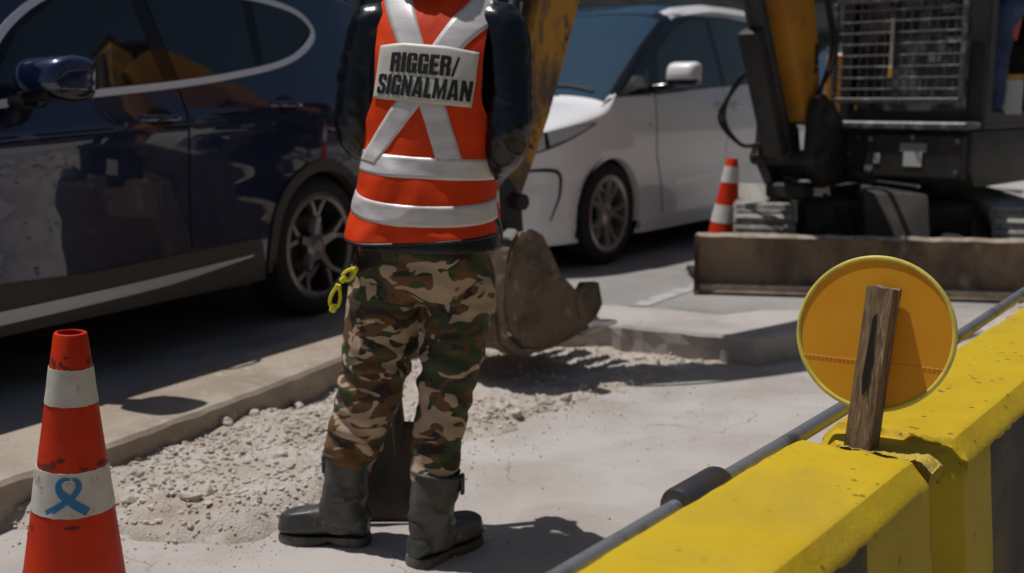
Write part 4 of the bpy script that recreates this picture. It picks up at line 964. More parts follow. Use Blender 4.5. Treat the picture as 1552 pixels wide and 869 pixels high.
beam([(.86, 1.0), (.96, 1.36), (1.12, 1.76), (1.38, 2.26), (1.75, 2.58), (2.3, 2.62), (2.88, 2.34)], [.18, .30, .36, .38, .36, .30, .18], 'boom', MATS['digger_yellow'], BX - .11, BX + .11)
boom = ex.children[-1]
beam([(2.70, 2.70), (2.93, 2.25), (3.12, 1.62), (3.32, 1.07), (3.475, .67)], [.16, .30, .26, .22, .12], 'dipper_arm', MATS['worn_yellow'], BX - .085, BX + .085)
arm = [c for c in ex.children if c.name.startswith('dipper_arm')][0]
def ram(a, b, rb, rr, split, x, name, flat=1.):
    a = Vector((x, *a)); b = Vector((x, *b)); m_ = a.lerp(b, split)
    rt = empty(name); rt.parent = ex
    UB().tube([a, a.lerp(m_, .02), a.lerp(m_, .98), m_], [rb * .8, rb, rb, rb * .8], 20).build('barrel', MATS['machine_black'], rt)
    UB().tube([m_, b], rr, 16).build('rod', MATS['bright_steel'], rt)
    UB().tube([(x - rb * 1.2, b.y, b.z), (x + rb * 1.2, b.y, b.z)], rb * .8, 14).build('rod_eye', MATS['machine_black'], rt)
    return rt
ram((.965, .76), (1.72, 2.36), .062, .032, .80, BX, 'boom_ram')
UB().prism([(1.03, .80), (1.11, .77), (1.44, 1.47), (1.36, 1.51)], BX - .07, BX + .06, YZ).build('ram_guard', MATS['machine_black'], ex, bev=.01)
ram((2.1, 2.93), (2.72, 2.75), .06, .03, .7, BX, 'arm_ram')
ram((3.06, 2.32), (3.53, 1.07), .05, .026, .62, BX, 'bucket_ram')
lk = UB(); lk.prism([(3.50, 1.11), (3.56, 1.07), (3.60, .75), (3.54, .71)], BX - .11, BX - .085, YZ); lk.prism([(3.50, 1.11), (3.56, 1.07), (3.60, .75), (3.54, .71)], BX + .085, BX + .11, YZ)
lk.prism([(3.34, .89), (3.38, .93), (3.56, 1.11), (3.60, 1.05)], BX - .115, BX + .115, YZ); lk.build('bucket_link', MATS['machine_black'], ex, bev=.006)
for (y, z) in ((3.475, .67), (3.58, .74), (3.53, 1.08)): UB().tube([(BX - .17, y, z), (BX + .17, y, z)], .036, 16).build('bucket_pin', MATS['dusty_dark'], ex)
# bucket: curved shell with side plates, opening towards the machine
bk = empty('bucket'); bk.parent = ex; bk.location = (0, 0, -RZ + .05)
BW0, BW1 = BX - .30, BX + .24
shell = [(3.44, .60), (3.50, .625), (3.60, .63), (3.645, .56), (3.665, .45), (3.68, .30), (3.66, .17), (3.58, .105), (3.44, .09), (3.26, .115), (3.10, .15)]
inner = [(y + (3.42 - y) * .05, z + (.40 - z) * .06) for y, z in shell]
sp = [Vector((a, b, 0)) for a, b in shell]; v = []; f = []; k = len(sp)
for p in sp:
    q = p + (Vector((3.40, .42, 0)) - p).normalized() * .022
    v += [(BW0, p.x, p.y), (BW1, p.x, p.y), (BW1, q.x, q.y), (BW0, q.x, q.y)]
for i in range(k - 1):
    for j in range(4): f.append((i * 4 + j, i * 4 + (j + 1) % 4, (i + 1) * 4 + (j + 1) % 4, (i + 1) * 4 + j))
f += [(0, 1, 2, 3), tuple((k - 1) * 4 + j for j in (3, 2, 1, 0))]
UB().raw(v, f).build('bucket_shell', MATS['rust_steel'], bk, True, 20)
sidep = [(3.44, .61), (3.50, .640), (3.58, .635), (3.63, .57), (3.66, .47), (3.67, .33), (3.635, .21), (3.55, .135), (3.44, .115), (3.24, .14), (3.09, .18), (3.08, .25), (3.20, .33), (3.32, .43), (3.39, .54)]
for (a, b) in ((BW0 - .012, BW0 + .012), (BW1 - .012, BW1 + .012)):
    sp_ = UB().prism(sidep, a, b, YZ).build('side_plate', MATS['rust_steel'], bk, bev=.004)
    UB().prism([(3.03, .255), (3.06, .36), (3.16, .37), (3.22, .30), (3.19, .21), (3.08, .19)], a - .008, b + .008, YZ).build('side_cutter', MATS['rust_steel'], sp_, bev=.006)
UB().prism([(3.42, .56), (3.44, .76), (3.50, .84), (3.62, .90), (3.66, .80), (3.62, .58)], BX - .125, BX - .095, YZ).build('bucket_ear', MATS['machine_black'], bk, bev=.006)
UB().prism([(3.42, .56), (3.44, .76), (3.50, .84), (3.62, .90), (3.66, .80), (3.62, .58)], BX + .095, BX + .125, YZ).build('bucket_ear', MATS['machine_black'], bk, bev=.006)
for k in range(5):
    x = BW0 + .045 + (BW1 - BW0 - .09) * k / 4
    UB().raw([(x - .035, 3.14, .115), (x + .035, 3.14, .115), (x + .035, 3.14, .185), (x - .035, 3.14, .185), (x - .028, 2.87, .135), (x + .028, 2.87, .135), (x + .028, 2.87, .150), (x - .028, 2.87, .150)], [(0, 1, 2, 3), (4, 7, 6, 5), (0, 4, 5, 1), (1, 5, 6, 2), (2, 6, 7, 3), (3, 7, 4, 0)]).build('tooth', MATS['bright_steel' if k == 4 else 'rust_steel'], bk, bev=.004)
for x in (BW0 + .1, BX, BW1 - .07): UB().prism([(a[0] + .012, a[1] - .006) for a in shell[5:10]] + [(a[0], a[1] + .012) for a in shell[9:4:-1]], x - .03, x + .03, YZ).build('wear_strip', MATS['rust_steel'], bk)
for z in (.62,): UB().box((BW1 - .05, 3.615, .625), (.10, .05, .02), Matrix.Rotation(R(-38), 3, 'X')).build('worn_lip', MATS['bright_steel'], bk)
# hoses
for k, off in enumerate((0, .03)):
    UB().tube(spline([(BX - .14, 1.02, .84), (BX - .22, 1.12, .84), (BX - .28 - off, 1.22, 1.0), (BX - .18, 1.26 - off, 1.20), (BX - .09, 1.25, 1.28)], 8), .012, 8).build('hydraulic_hose', MATS['rubber'], ex)
for k in range(2):
    UB().tube(spline([(BX + .13, .85, 1.1 + .03 * k), (BX + .17 + .03 * k, .78, 1.4), (BX + .14, .86, 1.8), (BX + .12, 1.1, 2.3), (BX + .12, 1.5, 2.62)], 8), .014, 8).build('hydraulic_hose', MATS['rubber'], ex)
    UB().tube(spline([(BX + .05 - .1 * k, 2.9, 2.62), (BX + .05 - .1 * k, 3.18, 2.2), (BX + .05 - .1 * k, 3.36, 1.7), (BX + .05 - .1 * k, 3.40, 1.4)], 8), .014, 8).build('hydraulic_hose', MATS['rubber'], ex)
# clutter: bolts, fittings, pipes and dirt on the front of the machine
rdn = random.Random(9)
bolt_me = None
for (x, y, z) in [(.28, .635, .69), (.28, .635, .87), (.80, .635, .69), (.80, .635, .87), (.54, .635, .885), (-.05, .585, .90), (.08, .585, .66), (.18, .585, .88), (.12, .585, .78)]:
    UB().lathe([(.001, .016), (.014, .016), (.016, .010), (.016, -.004), (.001, -.004)], 6, 'Y', Matrix.Translation((x, y, z))).build('bolt', MATS['guard_bar'], ex)
for k in range(4):
    x = BX - .06 + .05 * k; UB().tube(spline([(x, .60, .92), (x + .03, .72, 1.02 + .03 * k), (x - .02, .80, 1.16), (BX + .125, .86, 1.28 + .05 * k)], 6), .013, 8).build('hydraulic_hose', MATS['rubber'], ex)
for (x, y, z) in ((BX - .17, 1.02, .80), (BX - .10, 1.24, 1.38), (BX + .13, .85, 1.1), (BX + .16, .70, .95)): UB().box((x, y, z), (.05, .05, .06), bev=.008).build('hose_fitting', MATS['bright_steel'], ex)
UB().tube([(BX + .22, .56, .66), (.30, .56, .62)], .045, 14).build('swing_ram', MATS['machine_black'], ex); UB().tube([(.30, .56, .62), (.55, .54, .60)], .022, 12).build('swing_rod', MATS['bright_steel'], ex)
UB().box((BX, .90, .56), (.26, .16, .10), bev=.02).build('pivot_block', MATS['dusty_dark'], ex)
for k in range(7): GB(Gm).lathe([(.001, .012), (.02, .012), (.022, .006), (.022, 0), (.001, 0)], 6, 'Z', Matrix.Translation((-.95 + .31 * k, -1.245, .055)) @ Matrix.Rotation(PI / 2, 4, 'X')).build('edge_bolt', MATS['rust_steel'], bl)
for k in range(5): GB(Gm).tube(spline([(-.35 + .12 * k, -.50, .52), (-.30 + .1 * k, -.66, .46), (-.2 + .06 * k, -.85, .30)], 5), .014, 7).build('hydraulic_hose', MATS['rubber'], ex)
GB(Gm).box((0, -1.262, .035), (2.2, .02, .055), bev=.006).build('cutting_edge', MATS['dust_edge'], bl)
# things lying near the tracks
o = MB().box((0, 0, .02), (.55, .32, .035), bev=.004).build('board_offcut', MATS['label_white']); o.location = (2.85, 7.35, RZ + .01); o.rotation_euler = (R(4), 0, R(20)); tag(o, 'pale board offcut lying on the road between the excavator tracks', 'board')

# ------------------------------------------------------------------ worker in the orange vest
M('skin', (.30, .16, .10), .55); M('hair', (.012, .010, .009), .6)
M('vest_orange', (.74, .052, .004), .62, col2=(.64, .042, .004), scale=5, spec=.25, bump=.25, bscale=260, bd=.0012, col3=(.55, .05, .012), scale3=11, lo3=.62, hi3=.8)
M('reflective_tape', (.70, .67, .67), .42, .15, col2=(.58, .55, .56), scale=12, lo=.35, hi=.7, bump=.2, bscale=35, bd=.003, stretch=(1, 1, 4))
M('vest_label', (.62, .59, .54), .45, col2=(.54, .51, .46), scale=7, bump=.12, bscale=25, bd=.003)
M('label_ink', (.010, .010, .010), .5)
M('vest_piping', (.82, .13, .03), .6); M('collar_patch', (.55, .12, .09), .6)
M('wet_jacket', (.0045, .0060, .010), .24, spec=.5, bump=.12, bscale=18, bd=.008)
M('dark_shirt', (.008, .010, .018), .5, bump=.3, bscale=40)
M('boot_rubber', (.043, .046, .045), .42, col2=(.095, .092, .085), scale=9, lo=.45, hi=.7, col3=(.22, .19, .16), scale3=16, lo3=.58, hi3=.76, bump=.35, bscale=60)
M('boot_sole', (.045, .046, .044), .7, col2=(.13, .115, .10), scale=12, lo=.45, hi=.65)
def camo():
    m = bpy.data.materials.new('camouflage'); m.use_nodes = True; N = m.node_tree.nodes; L = m.node_tree.links; b = N['Principled BSDF']; b.inputs['Roughness'].default_value = .8
    tc = N.new('ShaderNodeTexCoord')
    def layer(sc, seed, dist, th, st):
        mp = N.new('ShaderNodeMapping'); mp.inputs['Location'].default_value = seed; mp.inputs['Scale'].default_value = st; mp.inputs['Rotation'].default_value = (0, R(18), 0); L.new(tc.outputs['Object'], mp.inputs[0])
        n = N.new('ShaderNodeTexNoise'); n.inputs['Scale'].default_value = sc; n.inputs['Detail'].default_value = 2.5; n.inputs['Roughness'].default_value = .45; n.inputs['Distortion'].default_value = dist; L.new(mp.outputs[0], n.inputs['Vector'])
        r = N.new('ShaderNodeMapRange'); r.inputs[1].default_value = th - .006; r.inputs[2].default_value = th + .006; L.new(n.outputs['Fac'], r.inputs[0]); return r.outputs[0]
    cur = None; base = (.042, .060, .025)
    for sc, seed, dist, th, st, col in ((9, (3, 1, 0), .9, .50, (1, 1, 1.6), (.135, .066, .024)), (10, (7, 2, 5), .9, .555, (1, 1, 1.7), (.032, .021, .016)), (8.5, (1, 8, 2), 1.3, .565, (1, 1, 1.7), (.44, .325, .225)), (14, (11, 3, 9), 1.0, .64, (1, 1, 1.7), (.042, .060, .025))):
        x = N.new('ShaderNodeMix'); x.data_type = 'RGBA'; L.new(layer(sc, seed, dist, th, st), x.inputs['Factor'])
        if cur is None: x.inputs['A'].default_value = (*base, 1)
        else: L.new(cur, x.inputs['A'])
        x.inputs['B'].default_value = (*col, 1); cur = x.outputs['Result']
    L.new(cur, b.inputs['Base Color']); n = N.new('ShaderNodeTexNoise'); n.inputs['Scale'].default_value = 30; n.inputs['Detail'].default_value = 6; L.new(tc.outputs['Object'], n.inputs[0])
    bp = N.new('ShaderNodeBump'); bp.inputs['Strength'].default_value = .3; bp.inputs['Distance'].default_value = .006; L.new(n.outputs['Fac'], bp.inputs['Height']); L.new(bp.outputs[0], b.inputs['Normal']); MATS['camouflage'] = m
camo()
YAW = R(-13); PC = Vector((-.222, 3.05, 0)); YM = Matrix.Rotation(YAW, 3, 'Z')
def TW(x, y, z): return PC + YM @ Vector((x, y, z))     # torso frame: -y is the back
av = Fn([(.80, .222), (.86, .216), (.92, .203), (1.0, .190), (1.08, .184), (1.16, .186), (1.25, .193), (1.38, .198), (1.46, .196), (1.51, .186), (1.56, .165)], .025)
bv = Fn([(.80, .172), (.86, .170), (.95, .158), (1.03, .148), (1.12, .140), (1.25, .136), (1.38, .120), (1.46, .085), (1.51, .052), (1.55, .02)], .02)
def lean_y(z): return .07 * (z - .85)
def slope(x, z): return z - .36 * max(0, abs(x) - .06) * sstep(1.28, 1.50, z)
def wrinkle(x, z):
    w = .008 * noise.noise(Vector((x * 7, z * 9, 1.3))) + .0042 * noise.noise(Vector((x * 16 + z * 9, z * 12, 4.1))) + .0012 * noise.noise(Vector((x * 40, z * 30, 2)))
    rid = 1 - abs(noise.noise(Vector((x * 3.2 + z * 3.5, z * 7.5 - x * 2.0, 5.5)))) * 2.2; w += .010 * max(0, rid - .45) * sstep(1.42, 1.15, z)
    rid = 1 - abs(noise.noise(Vector((x * 2.5 - z * 4.5, z * 6.5 + x * 3.0, 11.5)))) * 2.4; w += .012 * max(0, rid - .5) * sstep(1.2, 1.0, z)
    w += .006 * math.sin((z * 26 + x * 9) + 2.5 * noise.noise(Vector((x * 4, z * 4, 7)))) * sstep(1.12, .98, z) * .6
    return w * (1 - .75 * sstep(1.17, 1.22, z) * sstep(1.43, 1.38, z))
def back_pt(x, z, off=0., side=-1):
    def raw(x, z):
        a = av(z); q = min(1, abs(x) / a); y = bv(z) * max(0, 1 - q ** 2.5) ** (1 / 2.3)
        y = y + (wrinkle(x, z) * (1 if side < 0 else .5) if q < .97 else wrinkle(x, z) * (1 - q) / .03)
        return Vector((x - .020 * (1 - sstep(.88, 1.15, z)) + .018 * sstep(1.05, 1.3, z), side * y + lean_y(z), slope(x, z)))
    p = raw(x, z)
    if off:
        e = .004; dx = raw(min(x + e, av(z) * .999), z) - raw(max(x - e, -av(z) * .999), z); dz = raw(x, z + e) - raw(x, z - e); n = dx.cross(dz); n.normalize()
        if n.y * side < 0: n = -n
        if abs(x) / av(z) > .985: n = Vector((math.copysign(1, x), 0, 0))
        p = p + n * off
    return p
def xl(z):
    arm = .148 + .004 * math.sin(z * 9)
    t = sstep(1.115, 1.26, z); return (av(z) * (1 - t) + min(arm, av(z)) * t)
def tw(p): return TW(*p)
# body: one continuous skin under the clothes
EL = TW(-.206, .0, 1.150); ER = TW(.220, -.03, 1.125); SLs = TW(-.168, .04, 1.425); SRs = TW(.190, .04, 1.42)
HL = TW(-.06, .185, 1.0); HR = TW(.05, .185, .97)
hipL = Vector((-.325, 3.05, .86)); hipR = Vector((-.140, 3.03, .86)); kneeL = Vector((-.372, 3.02, .47)); kneeR = Vector((-.180, 2.985, .47))
ankL = Vector((-.465, 3.035, .10)); ankR = Vector((-.218, 2.905, .10))
def limb(pts, r, n=16, sub=5):
    P = spline(pts, sub); rr = np.interp(np.linspace(0, 1, len(P)), np.linspace(0, 1, len(r)), r); return tube_vf(P, [float(q) for q in rr], n)
def torso_rings(sh, z0, z1, n=18, dz=.03):
    out = []
    z = z0
    while z <= z1: out.append([TW(x, y + lean_y(z), slope(x, z)) for x, y, _ in [(p[0], p[1], 0) for p in ellring((0, 0, 0), max(.02, av(z) - sh), max(.02, bv(z) - sh), 36, .9)]]); z += dz
    return rings_vf(out)
def hand(w, d, up, side):
    d = d.normalized(); s = d.cross(up).normalized() * side; parts = [tube_vf([w - d * .04, w, w + d * .05, w + d * .09], [(.020, .026), (.018, .030), (.016, .042), (.013, .040)], 14)]
    for k in range(4):
        b = w + d * .085 + s * (.030 - .020 * k); L_ = (.072, .080, .074, .058)[k]; c1 = b + d * L_ * .4 - up * .012; c2 = c1 + d * L_ * .15 - up * .028; c3 = c2 - d * L_ * .18 - up * .020
        parts.append(tube_vf([b - d * .02, b, c1, c2, c3], [.009, .0088, .0085, .008, .007], 10))
    t = w + d * .03 + s * .032; parts.append(tube_vf([t - s * .015, t + s * .012 + d * .02, t + s * .010 + d * .05 - up * .015, t - s * .006 + d * .066 - up * .03], [.011, .011, .010, .008], 10)); return parts
nk = TW(0, .05, 1.52); hd = TW(0, .085, 1.685)
parts = [torso_rings(.05, .84, 1.49), tube_vf([nk - Vector((0, 0, .06)), nk + Vector((0, .004, .04)), TW(0, .07, 1.62)], [.066, .058, .056], 18)]
hr = []
for j in range(15):
    t = j / 14; z = -.115 + .245 * t; k = math.sqrt(max(.01, 1 - ((z - .015) / .135) ** 2)); jaw = 1 - .25 * sstep(.02, -.115, z); hr.append([hd + YM @ Vector((p[0], p[1] * (1.22) + .012 * (z < 0), z)) for p in ellring((0, 0, 0), .076 * k * jaw, .076 * k, 22)])
parts.append(rings_vf(hr))
parts.append(tube_vf([hd + YM @ Vector((0, .085, .03)), hd + YM @ Vector((0, .108, -.012)), hd + YM @ Vector((0, .092, -.022))], [.008, .015, .010], 10))
for s_ in (-1, 1): parts.append(tube_vf([hd + YM @ Vector((s_ * .072, .0, -.03)), hd + YM @ Vector((s_ * .086, -.006, .0)), hd + YM @ Vector((s_ * .078, -.004, .032))], [(.008, .014), (.007, .02), (.008, .014)], 10))
for sh, el, ha, sd_ in ((SLs, EL, HL, 1), (SRs, ER, HR, -1)): parts.append(limb([sh, (sh + el) / 2, el, (el + ha) / 2, ha], [.05, .044, .036, .034, .026])); parts += hand(ha, (ha - el), Vector((0, 0, 1)), sd_)
for a, b, c in ((hipL, kneeL, ankL), (hipR, kneeR, ankR)): parts.append(limb([a + Vector((0, 0, .05)), a, b, c], [.07, .075, .05, .034]))
parts.append(rings_vf([ellring((-.23, 3.05, z), r_, .08, 24) for z, r_ in ((.78, .10), (.84, .15), (.92, .14), (1.0, .12))]))
worker = link('person', blob(parts, .006, 4, None, 'person'), MATS['skin'], None, True)
tag(worker, 'worker seen from behind in an orange reflective vest, camouflage trousers and rubber boots', 'person')
hrn = []
for j in range(12):
    t = j / 11; z = -.05 + .185 * t; k = math.sqrt(max(.006, 1 - ((z - .015) / .142) ** 2)); hrn.append([hd + YM @ Vector((p[0], p[1] * 1.2 - .016 - .012 * (z < .05), z)) for p in ellring((0, 0, 0), .083 * k, .080 * k, 24)])
link('hair', blob([rings_vf(hrn)], .007, 3, lambda p, n: .003 * noise.noise(p * 60), 'hair'), MATS['hair'], worker, True)
# jacket
def jw(p, n):
    q = p - PC; arm = sstep(.15, .2, abs((YM.transposed() @ q).x))
    return (.004 * noise.noise(Vector((p.x * 12, p.y * 12, p.z * 9))) + .0045 * abs(noise.noise(Vector((p.x * 22 + p.z * 16, p.y * 22, p.z * 15)))) + .0008 * noise.noise(p * 70)) * (.25 + .75 * arm) + .008 * (abs(noise.noise(Vector((p.x * 9 + p.z * 14, p.y * 12, p.z * 9 - p.x * 10)))) - .2) * arm
parts = [torso_rings(.016, .838, 1.50)]
for sh, el, ha in ((SLs, EL, HL), (SRs, ER, HR)): parts.append(limb([sh.lerp(TW(0, .05, 1.40), .25), sh, sh.lerp(el, .5) + (sh.lerp(el, .5) - TW(0, .03, 1.2)).normalized() * .012, el, el.lerp(ha, .5), el.lerp(ha, .92)], [.066, .068, .063, .058, .052, .045], 20, 6))
parts.append(tube_vf([TW(0, .03, 1.49), TW(0, .045, 1.54), TW(0, .058, 1.58)], [.085, .075, .070], 22))
link('jacket', blob(parts, .0075, 5, jw, 'jacket'), MATS['wet_jacket'], worker, True)
# vest
vv = []; ff = []; NS_, NZ = 64, 72; z0, z1 = .862, 1.53
def hem(s): return .026 * s * s + .006 * math.sin(s * 3.1 + .6) + .004 * s
for side in (-1, 1):
    k0 = len(vv)
    for i in range(NZ + 1):
        for j in range(NS_ + 1):
            s = -1 + 2 * j / NS_; z = z0 + (z1 - z0) * i / NZ; x = math.sin(s * PI / 2) ** 1 * xl(z) if True else 0
            if i == 0: z += hem(s)
            if i == 1: z += hem(s) * .8
            if i == 2: z += hem(s) * .5
            vv.append(tw(back_pt(x, z, 0, side)))
    for i in range(NZ):
        for j in range(NS_):
            zc = z0 + (z1 - z0) * (i + .5) / NZ; xc = math.sin((-1 + 2 * (j + .5) / NS_) * PI / 2) * xl(zc)
            if zc > 1.48 and abs(xc) < .075 and side > 0: continue
            if side > 0 and abs(xc) < .03 + max(0, zc - 1.25) * .25: continue
            q = (k0 + i * (NS_ + 1) + j, k0 + i * (NS_ + 1) + j + 1, k0 + (i + 1) * (NS_ + 1) + j + 1, k0 + (i + 1) * (NS_ + 1) + j); ff.append(q if side < 0 else q[::-1])
vest = MB().raw(vv, ff).build('safety_vest', MATS['vest_orange'], worker, True, 60); sdm = vest.modifiers.new('thickness', 'SOLIDIFY'); sdm.thickness = .003; sdm.offset = 1
def on_back(name, fn, nu, nv, mat, parent, off, side=-1):
    v = []; f = []
    for i in range(nu + 1):
        for j in range(nv + 1): x, z = fn(i / nu, j / nv); v.append(tw(back_pt(max(-xl(z), min(xl(z), x)), z, off, side)))
    for i in range(nu):
        for j in range(nv): f.append((i * (nv + 1) + j, (i + 1) * (nv + 1) + j, (i + 1) * (nv + 1) + j + 1, i * (nv + 1) + j + 1))
    o = MB().raw(v, f).build(name, mat, parent, True, 60); m_ = o.modifiers.new('thickness', 'SOLIDIFY'); m_.thickness = .0012; m_.offset = 0; return o
def PX(px, py):
    """photo reading of the vest, in metres on the back"""
    return ((px - 652) * .001725, 1.4835 - (py) * .001695)
def band(p0, p1, p2, w, side=-1):
    a, b, c = PX(*p0), PX(*p1), PX(*p2)
    def fn(u, t):
        s = -1 + 2 * u; zc = (a[1] * (1 - u) ** 2 + 2 * (2 * b[1] - .5 * a[1] - .5 * c[1]) * u * (1 - u) + c[1] * u * u); z = zc + (t - .5) * w; return math.sin(s * PI / 2) * xl(z), z
    return fn
for p in (((545, 233), (645, 248), (750, 252)), ((530, 292), (640, 321), (757, 313))):
    on_back('reflective_tape', band(*p, .055), 60, 6, MATS['reflective_tape'], vest, .0035)
    zc = (PX(*p[0])[1] + PX(*p[2])[1]) / 2
    on_back('reflective_tape', (lambda zc: lambda u, t: (math.sin((-1 + 2 * u) * PI / 2) * xl(zc) * 1.0, zc + (t - .5) * .055))(zc), 60, 4, MATS['reflective_tape'], vest, .0035, 1)
def quadfn(c):
    c = [PX(*q) for q in c]
    def fn(u, t):
        a = (c[0][0] + (c[1][0] - c[0][0]) * u, c[0][1] + (c[1][1] - c[0][1]) * u); b = (c[3][0] + (c[2][0] - c[3][0]) * u, c[3][1] + (c[2][1] - c[3][1]) * u); return a[0] + (b[0] - a[0]) * t, a[1] + (b[1] - a[1]) * t
    return fn
for q, o_ in (([(566, -32), (611, -32), (728, 250), (691, 250)], .0035), ([(722, -32), (772, -28), (588, 245), (553, 240)], .0048)):
    on_back('reflective_tape', quadfn(q), 6, 60, MATS['reflective_tape'], vest, o_)
LQ = [(579, 57), (731, 70), (725, 157), (571, 143)]
lab = on_back('back_panel', quadfn(LQ), 24, 18, MATS['vest_label'], vest, .0075)
lf = quadfn(LQ)
def rc(a, b, c, d): return [(a, b), (c, b), (c, d), (a, d)]
GL = {'I': (.27, [rc(0, 0, .27, 1)]), 'L': (.52, [rc(0, 0, .26, 1), rc(.26, 0, .52, .2)]), 'E': (.56, [rc(0, 0, .26, 1), rc(.26, 0, .56, .19), rc(.26, .41, .52, .59), rc(.26, .81, .56, 1)]),
      'N': (.66, [rc(0, 0, .22, 1), rc(.44, 0, .66, 1), [(.22, 1), (.22, .5), (.44, 0), (.44, .5)]]),
      'M': (.84, [rc(0, 0, .21, 1), rc(.63, 0, .84, 1), [(.21, 1), (.21, .55), (.36, 0), (.42, 0), (.42, .38)], [(.63, 1), (.42, .38), (.42, 0), (.48, 0), (.63, .55)]]),
      'A': (.72, [[(0, 0), (.25, 0), (.36, .78), (.36, 1), (.20, 1)], [(.72, 0), (.52, 1), (.36, 1), (.36, .78), (.47, 0)], rc(.28, .15, .44, .31)]),
      'R': (.63, [rc(0, 0, .25, 1), rc(.25, .82, .38, 1), rc(.25, .44, .38, .62), [(.38, 1), (.38, .5), (.56, .5), (.63, .60), (.63, .90), (.54, 1)], [(.38, .5), (.38, 0), (.63, 0), (.63, .40), (.56, .5)]]),
      'G': (.63, [[(0, .1), (.1, 0), (.25, 0), (.25, 1), (.1, 1), (0, .9)], rc(.25, .84, .38, 1), [(.38, 1), (.38, .64), (.63, .64), (.63, .9), (.53, 1)], rc(.25, 0, .38, .16), [(.38, 0), (.63, 0), (.63, .52), (.33, .52), (.33, .37), (.38, .37)]]),
      'S': (.61, [[(0, .9), (0, .62), (.08, .52), (.24, .44), (.24, 1), (.1, 1)], rc(.24, .84, .37, 1), [(.37, 1), (.37, .68), (.61, .68), (.61, .9), (.51, 1)], [(.24, .62), (.24, .44), (.37, .38), (.37, .56)], [(.37, .56), (.37, 0), (.51, 0), (.61, .1), (.61, .40), (.53, .50)], rc(.24, 0, .37, .16), [(.24, 0), (.24, .33), (0, .33), (0, .1), (.1, 0)]]),
      '/': (.40, [[(0, 0), (.15, 0), (.40, 1), (.25, 1)]])}
def lettering(txt, u0, u1, t0, t1):
    tot = sum(GL[c][0] for c in txt) + .075 * (len(txt) - 1); cx_ = 0; bm = bmesh.new()
    for c in txt:
        for poly in GL[c][1]: bm.faces.new([bm.verts.new((cx_ + a, b, 0)) for a, b in poly])
        cx_ += GL[c][0] + .075
    bmesh.ops.triangulate(bm, faces=bm.faces[:]); bmesh.ops.subdivide_edges(bm, edges=bm.edges[:], cuts=2, use_grid_fill=True); bmesh.ops.triangulate(bm, faces=bm.faces[:])
    for v in bm.verts:
        u = u0 + (u1 - u0) * v.co.x / tot; t = t1 + (t0 - t1) * v.co.y; x, z = lf(u, t); v.co = tw(back_pt(x, z, .0098))
    bmesh.ops.recalc_face_normals(bm, faces=bm.faces); me = bpy.data.meshes.new('lettering'); bm.to_mesh(me); bm.free(); return link('lettering', me, MATS['label_ink'], vest)
lettering('RIGGER/', .15, .84, .16, .51)
lettering('SIGNALMAN', .04, .98, .56, .91)
on_back('collar_patch', quadfn([(656, 0), (690, 0), (690, 18), (656, 18)]), 4, 4, MATS['collar_patch'], vest, .002)
on_back('hem_piping', (lambda u, t: (math.sin((-1 + 2 * u) * PI / 2) * xl(.862), .862 + hem(-1 + 2 * u) + (t - .5) * .008)), 60, 1, MATS['label_ink'], vest, .003)
# trousers
def tr_w(p, n):
    low = sstep(.45, .25, p.z) + .8 * math.exp(-((p.z - .50) / .07) ** 2)
    return .006 * noise.noise(Vector((p.x * 9, p.y * 9, p.z * 14))) + (.003 + .007 * low) * math.sin(p.z * 85 + p.x * 30 + 4 * noise.noise(p * 7)) * (.5 + noise.noise(p * 5)) + .004 * noise.noise(Vector((p.x * 22, p.y * 22, p.z * 40)))
parts = [rings_vf([[PC + YM @ Vector((q[0] + dx, q[1], q[2])) for q in ellring((0, 0, z), a, b, 32, .9)] for z, a, b, dx in ((.70, .175, .115, -.012), (.74, .187, .130, -.01), (.79, .192, .140, -.004), (.85, .189, .142, 0), (.93, .176, .132, 0))])]
parts.append(limb([(-.318, 3.05, .80), (-.330, 3.05, .70), (-.352, 3.04, .58), (-.372, 3.025, .47), (-.405, 3.03, .36), (-.430, 3.035, .29), (-.438, 3.035, .235)], [.105, .110, .103, .092, .085, .080, .074], 26, 6))
parts.append(limb([(-.128, 3.03, .80), (-.128, 3.02, .70), (-.146, 3.0, .58), (-.166, 2.98, .47), (-.182, 2.955, .36), (-.195, 2.925, .27), (-.200, 2.915, .215)], [.092, .096, .086, .078, .070, .066, .064], 26, 6))
link('trousers', blob(parts, .0075, 5, tr_w, 'trousers'), MATS['camouflage'], worker, True).location.x = -.014
